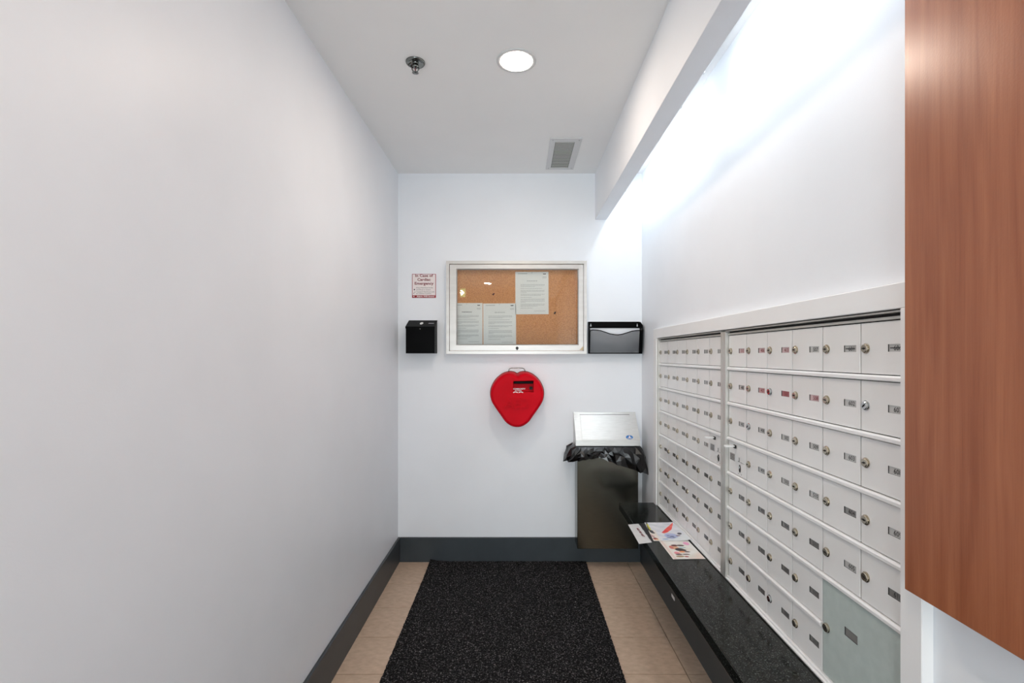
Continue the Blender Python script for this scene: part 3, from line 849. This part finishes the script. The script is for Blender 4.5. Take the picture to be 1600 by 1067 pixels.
def hlayer(inset, notch=0.0):
    out = []
    cx0 = sum(p[0] for p in heart) / len(heart)
    n = len(heart)
    for i in range(n):
        a, b, c = heart[i - 1], heart[i], heart[(i + 1) % n]
        t = Vector((c[0] - a[0], c[1] - a[1])).normalized()
        nr = Vector((-t.y, t.x))
        if nr.dot(Vector((b[0], b[1] - 0.01))) < 0: nr = -nr
        p = Vector(b) - nr * inset
        if p.y > 0 and abs(p.x) < 0.075:
            p.y -= notch * (0.5 + 0.5 * math.cos(PI * p.x / 0.075))
        out.append((p.x, p.y + HZ))
    return out
def loft(mb, layers, m=0, cap=True):
    n = len(layers[0][0]); vs = []; fs = []
    for poly, y in layers: vs += [(a, y, b) for a, b in poly]
    for k in range(len(layers) - 1):
        for i in range(n):
            j = (i + 1) % n
            fs.append((k * n + i, k * n + j, k * n + n + j, k * n + n + i))
    mb.add(vs, fs, m, True)
rim = MB()
loft(rim, [(hlayer(0.002), YB - 0.001), (hlayer(0.0), YB - 0.004), (hlayer(0.0), YB - 0.016), (hlayer(0.004), YB - 0.018)])
rim.prism(hlayer(0.004), XZ, YB - 0.0175, YB - 0.0185)
rim.build('base_rim', 'red_dark', ae)
cv = MB()
FYA = 3.003
L_ = [(hlayer(0.003), YB - 0.018), (hlayer(0.005, 0.002), YB - 0.06), (hlayer(0.009, 0.006), FYA + 0.022), (hlayer(0.013, 0.009), FYA + 0.010), (hlayer(0.021, 0.012), FYA + 0.002), (hlayer(0.026, 0.014), FYA)]
loft(cv, L_)
fk = 3.003 / FPX
pk = [px(a, b, FYA) for a, b in ((801.7, 611.5), (833.8, 612.8), (833.8, 594.3), (801.7, 595.5))]
pocket = [(p[0], p[2]) for p in pk]
front = hlayer(0.026, 0.014)
tri = geometry.tessellate_polygon([[Vector((a, b, 0)) for a, b in front], [Vector((a, b, 0)) for a, b in pocket]])
allp = front + pocket
cv.add([(a, FYA, b) for a, b in allp], [tuple(t) for t in tri])
cv.add([(a, FYA, b) for a, b in pocket] + [(a, FYA + 0.045, b) for a, b in pocket], [(0, 1, 5, 4), (1, 2, 6, 5), (2, 3, 7, 6), (3, 0, 4, 7), (4, 5, 6, 7)])
cover = cv.build('cover', 'red', ae)
MB().box(pocket[0][0] + 0.004, pocket[1][0] - 0.002, FYA + 0.012, FYA + 0.030, pocket[2][1] - 0.022, pocket[2][1] - 0.006, bev=0.003).build('grip', 'black_matte', cover)['label'] = 'black grip in the pocket'
lc = px(829.8, 606.8, FYA)
MB().lathe([(0.011, -0.02), (0.011, 0.0), (0.009, 0.002), (0.006, 0.002), (0.005, -0.002), (0, -0.002)], (lc[0], FYA + 0.022, lc[2]), (0, -1, 0), 18).build('lock', 'keyhole', cover)
ltx = MB()
o_ = px(808.6, 637.5, FYA)
ltx.text('AED', 0.088, (0.002, FYA - 0.001, o_[2] - 0.0), U, V, 0, bold=0.008, sx=0.92, ext=0.09)
ltx.build('raised_letters', 'red', cover)['label'] = 'raised red AED letters'
wl = MB()
a0 = px(802, 609.3, FYA)
wl.text('COMMUNITY', 0.0125, (a0[0], FYA - 0.0006, px(0, 608.6, FYA)[2]), U, V, 0, bold=0.02, align='L', sx=1.0)
wl.text('ACCESS', 0.0105, (a0[0] + 0.009, FYA - 0.0006, px(0, 611.0, FYA)[2]), U, V, 0, bold=0.01, align='L', sx=1.15)
for c0 in (805.5, 813.8):
    c = px(c0, 613.8, FYA)
    arc = [(c[0] + 0.0155 * math.cos(PI * k / 10), c[2] + 0.0085 * math.sin(PI * k / 10)) for k in range(11)]
    arc += [(c[0] + 0.0095 * math.cos(PI * k / 10), c[2] + 0.0035 * math.sin(PI * k / 10)) for k in range(10, -1, -1)]
    wl.prism(arc, XZ, FYA - 0.0008, FYA)
wl.build('white_label', 'sign_white', cover)['label'] = 'small white printed label'
hd = [px(a, b, 3.10) for a, b in ((794.4, 582.5), (795, 578), (796.5, 576), (799, 575.2), (816, 575.2), (818.5, 576), (820, 578), (820.5, 582.5))]
MB().tube(hd, 0.0028, 8).build('handle', 'dark_chrome', ae)['label'] = 'bent wire handle'

# ------------------------------------------------------------------ black mesh wall file
fh = thing('wall_file', (0.635, YB, 1.362), 'black wire-mesh wall file right of the notice board', 'file holder')
fx0, fx1 = 0.4645, 0.8070
ZTOP, ZBAND, ZB_ = 1.572, 1.530, 1.3625
def keyhole_poly(x, z):
    out = []
    for k in range(13):
        t = -PI / 2 - 0.9 + (k / 12) * (0.0)
    c1, r1, c2, r2 = z + 0.007, 0.0026, z - 0.004, 0.0050
    for k in range(9): t = PI * k / 8; out.append((x + r1 * math.cos(t), c1 + r1 * math.sin(t)))
    for k in range(13): t = PI * 0.68 + (PI * 1.64) * k / 12; out.append((x + r2 * math.cos(t), c2 + r2 * math.sin(t)))
    return out
MB().prism([(fx0, ZBAND), (fx1 - 0.004, ZBAND), (fx1 - 0.004, ZTOP - 0.003), (fx1 - 0.008, ZTOP), (fx0 + 0.004, ZTOP), (fx0, ZTOP - 0.003)], XZ, YB - 0.0045, YB - 0.001, 0,
           holes=[keyhole_poly(0.483, 1.549), keyhole_poly(0.7875, 1.549)]).build('back_band', 'black', fh)
FF = 3.072                                                       # front of the pocket
MB().prism([(YB - 0.001, ZTOP - 0.001), (YB - 0.015, ZTOP - 0.004), (FF + 0.012, 1.545), (FF, 1.515), (FF + 0.024, ZB_), (YB - 0.001, ZB_)], YZ, fx1 - 0.004, fx1).build('side_panel', 'black', fh)
MB().prism([(YB - 0.001, ZTOP - 0.001), (YB - 0.012, ZTOP - 0.006), (FF + 0.008, 1.52), (FF, 1.508), (FF + 0.024, ZB_), (YB - 0.001, ZB_)], YZ, fx0, fx0 + 0.004).build('side_panel', 'black', fh)
MB().box(fx0, fx1, FF + 0.022, YB - 0.001, ZB_, ZB_ + 0.004).build('bottom_panel', 'black', fh)
yfront = lambda z: FF + 0.024 * (1.515 - z) / (1.515 - ZB_)
wv = [(180, 400), (200, 382), (230, 378), (300, 381), (360, 390), (430, 413), (520, 444), (600, 457), (650, 459), (720, 450), (800, 425), (880, 398), (950, 389), (1003, 386), (1040, 388)]
wave = []
for a, b in wv:
    p = px(905 + a * 0.09375, 480 + b * 0.09375, FF)
    wave.append((p[0], p[2]))
def wave_z(x):
    for (x0, z0), (x1, z1) in zip(wave, wave[1:]):
        if x0 <= x <= x1: return z0 + (z1 - z0) * (x - x0) / (x1 - x0)
    return wave[0][1] if x < wave[0][0] else wave[-1][1]
edge = [(fx0 + 0.002, ZB_ + 0.002)] + wave
MB().tube([(x, yfront(z) - 0.001, z) for x, z in edge], 0.0032, 8).tube([(fx0, FF + 0.023, ZB_ + 0.002), (fx1, FF + 0.023, ZB_ + 0.002)], 0.003, 8).build('wire_edge', 'black', fh)
mxr = 0.784
sp = [(mxr, ZB_), (fx1, ZB_), (fx1, 1.512), (mxr, wave_z(mxr))]
MB().prism(sp, lambda u, v, a: (u, yfront(v) + a, v), -0.002, 0.001).build('front_post', 'black', fh)
ms = MB()
wd = 0.00056; step = 0.0026
x = fx0 + 0.005
while x < mxr:
    zt = wave_z(x)
    n0 = len(ms.v)
    ms.add([(x - wd, yfront(ZB_), ZB_), (x + wd, yfront(ZB_), ZB_), (x + wd, yfront(zt), zt), (x - wd, yfront(zt), zt),
            (x, yfront(ZB_) + 0.0012, ZB_), (x, yfront(zt) + 0.0012, zt)], [(0, 1, 2, 3), (1, 4, 5, 2), (4, 0, 3, 5)])
    x += step
z = ZB_ + 0.003
xs = [fx0 + 0.004 + i * (mxr - fx0 - 0.004) / 60 for i in range(61)]
while z < 1.517:
    run = []
    for xx in xs + [None]:
        if xx is not None and wave_z(xx) >= z: run.append(xx)
        else:
            if len(run) > 1:
                a, b = run[0], run[-1]; y = yfront(z)
                ms.add([(a, y - 0.0004, z - wd), (b, y - 0.0004, z - wd), (b, y - 0.0004, z + wd), (a, y - 0.0004, z + wd), (a, y + 0.0008, z), (b, y + 0.0008, z)],
                       [(0, 1, 2, 3), (3, 2, 5, 4), (4, 5, 1, 0)])
            run = []
    z += step
ms.build('wire_mesh', 'mesh_wire', fh, fixn=False, kind='stuff')
MB().box(0.757, 0.775, FF + 0.0195, FF + 0.0205, 1.372, 1.376).build('name_label', 'label_silver', fh)

# ------------------------------------------------------------------ stainless waste bin
wb = thing('waste_bin', (0.57, YB - 0.07, 0.136), 'stainless steel wall-hung waste bin in the corner', 'waste bin')
BX0, BX1, BF = 0.378, 0.761, 3.015
hem = MB().box(BX0, BX1, BF, YB - 0.015, 0.136, 0.775, bev=0.003, seg=2)
hem.build('body', 'steel', wb)
MB().box(0.44, 0.70, YB - 0.016, YB - 0.0005, 0.2, 0.7).build('wall_bracket', 'dark', wb)
lid_x0, lid_x1 = 0.369, 0.772
pt, pb = Vector((3.137, 0.980)), Vector((3.010, 0.8185))
lidm = MB()
lidm.prism([(YB - 0.0005, 0.980), (pt.x, pt.y), (pb.x, pb.y), (3.010, 0.784), (3.018, 0.784), (3.018, 0.812), (YB - 0.0005, 0.812)], YZ, lid_x0, lid_x1)
lidm.prism([(YB - 0.0005, 0.815), (3.05, 0.815), (3.05, 0.735), (YB - 0.0005, 0.735)], YZ, lid_x0 + 0.001, lid_x0 + 0.004)
lidm.prism([(YB - 0.0005, 0.815), (3.05, 0.815), (3.05, 0.735), (YB - 0.0005, 0.735)], YZ, lid_x1 - 0.004, lid_x1 - 0.001)
lid = lidm.build('lid', 'steel_bright', wb)
sl = (pb - pt); sn = Vector((sl.y, -sl.x)).normalized()
if sn.x > 0: sn = -sn
def on_slope(u, s, h):                      # x, fraction down the slope, height over it
    q = pt + sl * s + sn * h
    return (u, q.x, q.y)
MB().prism([(lid_x0 + 0.040, 0.105), (lid_x1 - 0.042, 0.105), (lid_x1 - 0.042, 0.985), (lid_x0 + 0.040, 0.985)], lambda u, v, a: on_slope(u, v, a), 0.0, 0.002).build('push_flap', 'steel_bright', lid)
MB().prism([(lid_x0 + 0.039, 0.085), (lid_x1 - 0.041, 0.085), (lid_x1 - 0.041, 0.105), (lid_x0 + 0.039, 0.105)], lambda u, v, a: on_slope(u, v, a), 0.0, 0.0006).build('flap_gap', 'dark', lid)
ec = ((983.6 - 808) * 3.02 / FPX, 0.90)
emb = MB()
emb.prism([(ec[0] + 0.0225 * math.cos(k * PI / 14), ec[1] + 0.068 * math.sin(k * PI / 14)) for k in range(28)], lambda u, v, a: on_slope(u, v, a), 0.002, 0.003, 0)
emb.prism([(ec[0] + 0.014 * math.cos(k * PI / 8) , ec[1] + 0.028 + 0.012 * math.sin(k * PI / 8)) for k in range(16)], lambda u, v, a: on_slope(u, v, a), 0.003, 0.0034, 1)
emb.prism([(ec[0] - 0.002, ec[1] - 0.05), (ec[0] + 0.003, ec[1] - 0.05), (ec[0] + 0.006, ec[1] + 0.02), (ec[0] - 0.004, ec[1] + 0.02)], lambda u, v, a: on_slope(u, v, a), 0.003, 0.0034, 1)
emb.build('emblem', ['blue', 'sign_white'], lid)['label'] = 'small blue oval maker emblem'

# black liner: folded over the rim, hanging out below the lid
ctrl = [((.362, 3.140, .782), (.318, 3.135, .715)), ((.364, 3.06, .782), (.302, 3.065, .684)), ((.368, 3.012, .778), (.330, 2.990, .690)), ((.405, 3.006, .776), (.395, 2.985, .697)),
        ((.47, 3.006, .776), (.455, 2.988, .706)), ((.54, 3.006, .776), (.520, 2.985, .712)), ((.60, 3.006, .776), (.600, 2.976, .681)), ((.68, 3.006, .776), (.700, 2.972, .646)),
        ((.755, 3.008, .776), (.770, 2.980, .624)), ((.770, 3.03, .778), (.811, 3.000, .604)), ((.771, 3.08, .780), (.812, 3.07, .640)), ((.771, 3.140, .782), (.806, 3.135, .690))]
def cr(P_, t):
    i = min(int(t), len(P_) - 2); f = t - i
    g = lambda k: np.array(P_[max(0, min(len(P_) - 1, k))])
    p0, p1, p2, p3 = g(i - 1), g(i), g(i + 1), g(i + 2)
    return 0.5 * (2 * p1 + (p2 - p0) * f + (2 * p0 - 5 * p1 + 4 * p2 - p3) * f * f + (3 * p1 - p0 - 3 * p2 + p3) * f ** 3)
NU, NV = 34, 4
tops = [c[0] for c in ctrl]; bots = [c[1] for c in ctrl]
bagv = []; bagf = []
rl = random.Random(23)
for i in range(NU + 1):
    for j in range(NV + 1):
        jt = rl.uniform(-0.4, 0.4) if 0 < i < NU else 0.0
        t = min((len(ctrl) - 1) * 0.99999, max(0.0, (len(ctrl) - 1) * (i + jt * (j > 0)) / NU))
        a = cr(tops, t); b = cr(bots, t)
        d0 = cr(tops, max(0, t - 0.05)); d1 = cr(tops, min(len(ctrl) - 1.0001, t + 0.05))
        tg = d1 - d0; nrm = np.array((tg[1], -tg[0], 0.0)); nrm /= (np.linalg.norm(nrm) + 1e-9)
        s_ = min(1.0, max(0.0, (j + (rl.uniform(-0.35, 0.35) if 0 < j < NV else 0.0)) / NV))
        p = a * (1 - s_) + b * s_
        amp = 0.0 if j == 0 else 0.016
        p = p + nrm * (0.013 * math.sin(PI * min(1, s_ * 1.1)) + amp * rl.uniform(-0.35, 1.0))
        if j == NV: p[2] += rl.uniform(-0.006, 0.006)
        p[0] = min(p[0], 0.8165)
        bagv.append(p)
for i in range(NU):
    for j in range(NV):
        q = i * (NV + 1) + j
        q4 = (q, q + 1, q + NV + 2, q + NV + 1)
        if rl.random() < 0.5: bagf += [(q4[0], q4[1], q4[2]), (q4[0], q4[2], q4[3])]
        else: bagf += [(q4[0], q4[1], q4[3]), (q4[1], q4[2], q4[3])]
ln = MB().add(bagv, bagf, 0, False).build('liner', 'bag', None, origin=(0.57, 3.05, 0.6), fixn=False)
ln['label'] = 'black plastic bin liner hanging out under the steel lid'; ln['category'] = 'bin liner'
md = ln.modifiers.new('thickness', 'SOLIDIFY'); md.thickness = 0.0012; md.offset = 1.0

# ------------------------------------------------------------------ floor mat
mx0, mx1, my0, my1 = -0.566, 0.448, -1.0, 3.132
nx_, ny_ = 170, 560
gx = np.linspace(mx0, mx1, nx_ + 1); gy = np.linspace(my0, my1, ny_ + 1)
XX, YY = np.meshgrid(gx, gy)
ZZ = 0.0065 + RNG.random(XX.shape) * 0.0035
XX = XX + (RNG.random(XX.shape) - 0.5) * 0.003; YY = YY + (RNG.random(XX.shape) - 0.5) * 0.003
curl = np.exp(-((XX - mx0) / 0.05) ** 2) * np.exp(-((YY - my1) / 0.12) ** 2) * 0.012
ZZ += curl
vs = np.stack([XX, YY, ZZ], -1).reshape(-1, 3)
idx = np.arange(vs.shape[0]).reshape(ny_ + 1, nx_ + 1)
fq = np.stack([idx[:-1, :-1], idx[:-1, 1:], idx[1:, 1:], idx[1:, :-1]], -1).reshape(-1, 4)
mb = MB(); mb.v = [tuple(p) for p in vs.tolist()]; mb.f = [tuple(q) for q in fq.tolist()]
mb.m = [0] * len(mb.f); mb.s = [False] * len(mb.f)
bd = list(idx[0, :]) + list(idx[1:, -1]) + list(idx[-1, -2::-1]) + list(idx[-2:0:-1, 0])
n0 = len(mb.v)
mb.v += [(mb.v[i][0], mb.v[i][1], 0.0005) for i in bd]
for k in range(len(bd)):
    k2 = (k + 1) % len(bd)
    mb.f.append((int(bd[k]), n0 + k, n0 + k2, int(bd[k2]))); mb.m.append(0); mb.s.append(False)
mt = mb.build('floor_mat', 'carpet', None, origin=(-0.06, 1.2, 0), fixn=False)
mt['label'] = 'charcoal speckled fibre runner mat on the tiles'; mt['category'] = 'mat'

# ------------------------------------------------------------------ leaflets on the shelf
def bp(x, y):                                 # a measured pixel on the shelf top
    d = (CZ - BZ) * FPX / (y - 555.0)
    return ((x - 808.0) * d / FPX, d)
def inside(p, poly):
    r = False
    for (x0, y0), (x1, y1) in zip(poly, poly[1:] + poly[:1]):
        if (y0 > p[1]) != (y1 > p[1]) and p[0] < (x1 - x0) * (p[1] - y0) / (y1 - y0) + x0: r = not r
    return r
def leaflet(name, quad, colour, height, label, nu=60, nv=80, thick=0.0008):
    q = [np.array(p) for p in quad]           # far-left, far-right, near-right, near-left
    vs = []; cols = []
    for j in range(nv + 1):
        for i in range(nu + 1):
            u, v = i / nu, j / nv
            p = (q[0] * (1 - u) + q[1] * u) * (1 - v) + (q[3] * (1 - u) + q[2] * u) * v
            vs.append((p[0], p[1], height(p[0], p[1], u, v))); cols.append(colour(p[0], p[1], u, v))
    n = len(vs)
    fs = []
    for j in range(nv):
        for i in range(nu):
            a = j * (nu + 1) + i
            fs.append((a, a + nu + 1, a + nu + 2, a + 1))
    fs += [tuple(k + n for k in f[::-1]) for f in fs]
    vs += [(a, b, c - thick) for a, b, c in vs]; cols += [(0.7, 0.7, 0.7)] * n
    ring_ = [i for i in range(nu + 1)] + [j * (nu + 1) + nu for j in range(1, nv + 1)] + [nv * (nu + 1) + i for i in range(nu - 1, -1, -1)] + [j * (nu + 1) for j in range(nv - 1, 0, -1)]
    for k in range(len(ring_)):
        a, b = ring_[k], ring_[(k + 1) % len(ring_)]
        fs.append((a, b, b + n, a + n))
    mb = MB().add(vs, fs, 0, True)
    o = mb.build(name, 'print', None, fixn=False)
    at = o.data.color_attributes.new('print', 'FLOAT_COLOR', 'POINT')
    at.data.foreach_set('color', np.array([(c[0], c[1], c[2], 1.0) for c in cols], dtype=np.float32).ravel())
    o['label'] = label; o['category'] = 'leaflet'; o['group'] = 'leaflets on the granite shelf'
    return o
def c3(r, g, b): return srgb(r, g, b)[:3]
def mixc(a, b, t): return tuple(x * (1 - t) + y * t for x, y in zip(a, b))
pr = random.Random(11)
def h2(a, b, s=1.0):                          # cheap value noise
    return 0.5 + 0.25 * math.sin(a * 61 * s + 3 * math.sin(b * 47 * s)) + 0.25 * math.sin(b * 83 * s + 2 * math.sin(a * 71 * s + 1.3))
def blobs(x, y, bl, base_):
    for (cx, cy, rx, ry, col) in bl:
        d = ((x - cx) / rx) ** 2 + ((y - cy) / ry) ** 2
        if d < 1: base_ = mixc(base_, col, min(1.0, (1 - d) * 3))
    return base_

# folded leaflet overhanging the shelf edge, red line of print and dark band
def colA(x, y, u, v):
    if x > 0.617:
        return c3(30, 30, 33)
    if 0.578 < x < 0.586 and False: return c3(170, 20, 40)
    return mixc(c3(214, 214, 214), c3(222, 222, 222), h2(x, y))
def hA(x, y, u, v):
    e = max(0.0, 0.597 - x)
    return BZ + 0.0012 - 0.20 * e * e + 0.0 + 0.06 * max(0, e) * 0
lfA = leaflet('leaflet', [(0.561, 2.428), (0.680, 2.452), (0.668, 2.210), (0.554, 2.180)], colA, hA, 'white folded leaflet with red print overhanging the shelf edge', 50, 50)
tx = MB()
tx.text('NO PIE NET', 0.0150, (0.5905, 2.318, BZ + 0.0021), (0.03, -1, 0), (1, 0.03, 0), 0, bold=0.035, sx=1.45)
tx.build('red_lettering', 'ink_red', lfA)

# glossy flyer with a red umbrella
UM = [bp(1033.6, 833.2), bp(1041, 826.0), bp(1050.9, 817.9), bp(1051.2, 821), bp(1049.2, 828.3), bp(1043.0, 832.6), bp(1038.0, 834.6)]
BL = [(*bp(1061.5, 835.0), 0.011, 0.013, c3(50, 48, 66)), (*bp(1059.5, 838.0), 0.012, 0.006, c3(120, 90, 100)), (*bp(1050, 839.2), 0.012, 0.007, c3(70, 80, 130)),
      (*bp(1044, 838), 0.008, 0.006, c3(110, 120, 170)), (*bp(1046, 841.2), 0.014, 0.005, c3(92, 100, 140)), (*bp(1053, 841), 0.010, 0.004, c3(60, 62, 100)),
      (*bp(1040, 843.6), 0.016, 0.006, c3(130, 160, 205)), (*bp(1062, 842), 0.008, 0.008, c3(190, 205, 208))]
YL = [bp(1010.2, 819.8), bp(1012.2, 819.8), bp(1017.3, 828.6), bp(1015.3, 829.4)]
YB_ = [bp(1008.9, 817.4), bp(1011.0, 817.4), bp(1016.8, 830.0), bp(1012.6, 830.0)]
BK = [(*bp(1018.0, 831.5), 0.010, 0.022, c3(34, 30, 40)), (*bp(1020.5, 833.5), 0.010, 0.010, c3(60, 52, 60))]
FOLD = [bp(1047, 845.2), bp(1074.6, 834.6), bp(1086, 846.8)]
FD = [(*bp(1017, 837.3), 0.010, 0.018, c3(206, 176, 176)), (*bp(1020.4, 839.0), 0.008, 0.010, c3(196, 150, 150)), (*bp(1024.5, 843.0), 0.012, 0.014, c3(176, 66, 40)), (*bp(1022.8, 841.5), 0.007, 0.006, c3(70, 36, 36)), (*bp(1027.2, 844.3), 0.008, 0.007, c3(226, 190, 140))]
def colB(x, y, u, v):
    c = mixc(c3(214, 219, 226), c3(236, 237, 242), h2(x, y))
    c = mixc(c, c3(196, 206, 228), 0.5 * max(0, h2(x + .3, y, 1.7) - 0.6))
    if u < 0.30 - 0.0 * v:
        c = mixc(c, c3(238, 230, 220), max(0.0, min(1.0, (0.24 - u) * 12)) * (1.0 if v > 0.45 else 0.0))
        c = blobs(x, y, FD, c)
    if inside((x, y), YB_): c = c3(44, 42, 30)
    if inside((x, y), YL): c = c3(214, 208, 60)
    c = blobs(x, y, BK, c)
    c = blobs(x, y, [(*bp(1049, 838.5), 0.034, 0.040, c3(182, 192, 226))], c) if y < 2.30 else c
    c = blobs(x, y, BL, c)
    if inside((x, y), UM):
        c = mixc(c3(232, 52, 50), c3(246, 122, 112), h2(x, y, 1.3))
    if inside((x, y), FOLD): c = mixc(c3(220, 228, 230), c3(232, 236, 238), h2(x, y))
    return c
def hB(x, y, u, v):
    return BZ + 0.0035 + 0.006 * max(0, v - 0.75) * u * 4 * 0.5 + 0.005 * (max(0.0, u - 0.75) * 4) ** 2 * (0.5 + 0.5 * v)
leaflet('leaflet', [(0.650, 2.450), (0.797, 2.452), (0.7985, 2.206), (0.628, 2.208)], colB, hB, 'glossy flyer with a red umbrella picture', 110, 150)

# lower flyer with food pictures
BC = [(*bp(1053.5, 853.2), 0.016, 0.012, c3(96, 42, 36)), (*bp(1063, 853.2), 0.018, 0.010, c3(84, 58, 56)), (*bp(1055, 857), 0.018, 0.020, c3(222, 168, 128)),
      (*bp(1049, 856), 0.010, 0.020, c3(206, 112, 98)), (*bp(1062, 859.5), 0.022, 0.018, c3(52, 40, 40)), (*bp(1068.5, 860.5), 0.012, 0.012, c3(60, 46, 44)),
      (*bp(1066, 863), 0.015, 0.010, c3(232, 150, 100)), (*bp(1058, 865), 0.013, 0.018, c3(236, 150, 158)), (*bp(1074, 863), 0.013, 0.007, c3(92, 62, 60)),
      (*bp(1061, 867), 0.016, 0.008, c3(86, 62, 58)), (*bp(1072, 867), 0.018, 0.007, c3(110, 84, 80)), (*bp(1063, 870), 0.020, 0.010, c3(168, 140, 104)),
      (*bp(1073, 870.5), 0.010, 0.007, c3(170, 70, 60)), (*bp(1072, 850), 0.014, 0.020, c3(238, 162, 200)), (*bp(1066, 856.5), 0.018, 0.006, c3(170, 200, 205))]
def colC(x, y, u, v):
    c = mixc(c3(230, 228, 220), c3(240, 238, 234), h2(x, y))
    if u < 0.20: c = c3(228, 208, 200) if 0.04 < u < 0.12 else c3(236, 228, 220)
    if u > 0.45 and v > 0.62:
        c = mixc(c, c3(228, 176, 140), min(1, (v - 0.62) * 2.0) * max(0, h2(x, y, 0.6)) * min(1, (u - 0.45) * 3))
    c = blobs(x, y, BC, c)
    return c
def hC(x, y, u, v): return BZ + 0.0022 + 0.0006 * math.sin(u * 3)
leaflet('leaflet', [(0.653, 2.33), (0.7885, 2.33), (0.7915, 2.016), (0.654, 2.012)], colC, hC, 'cream flyer with food pictures lying nearest', 90, 130, 0.0008)
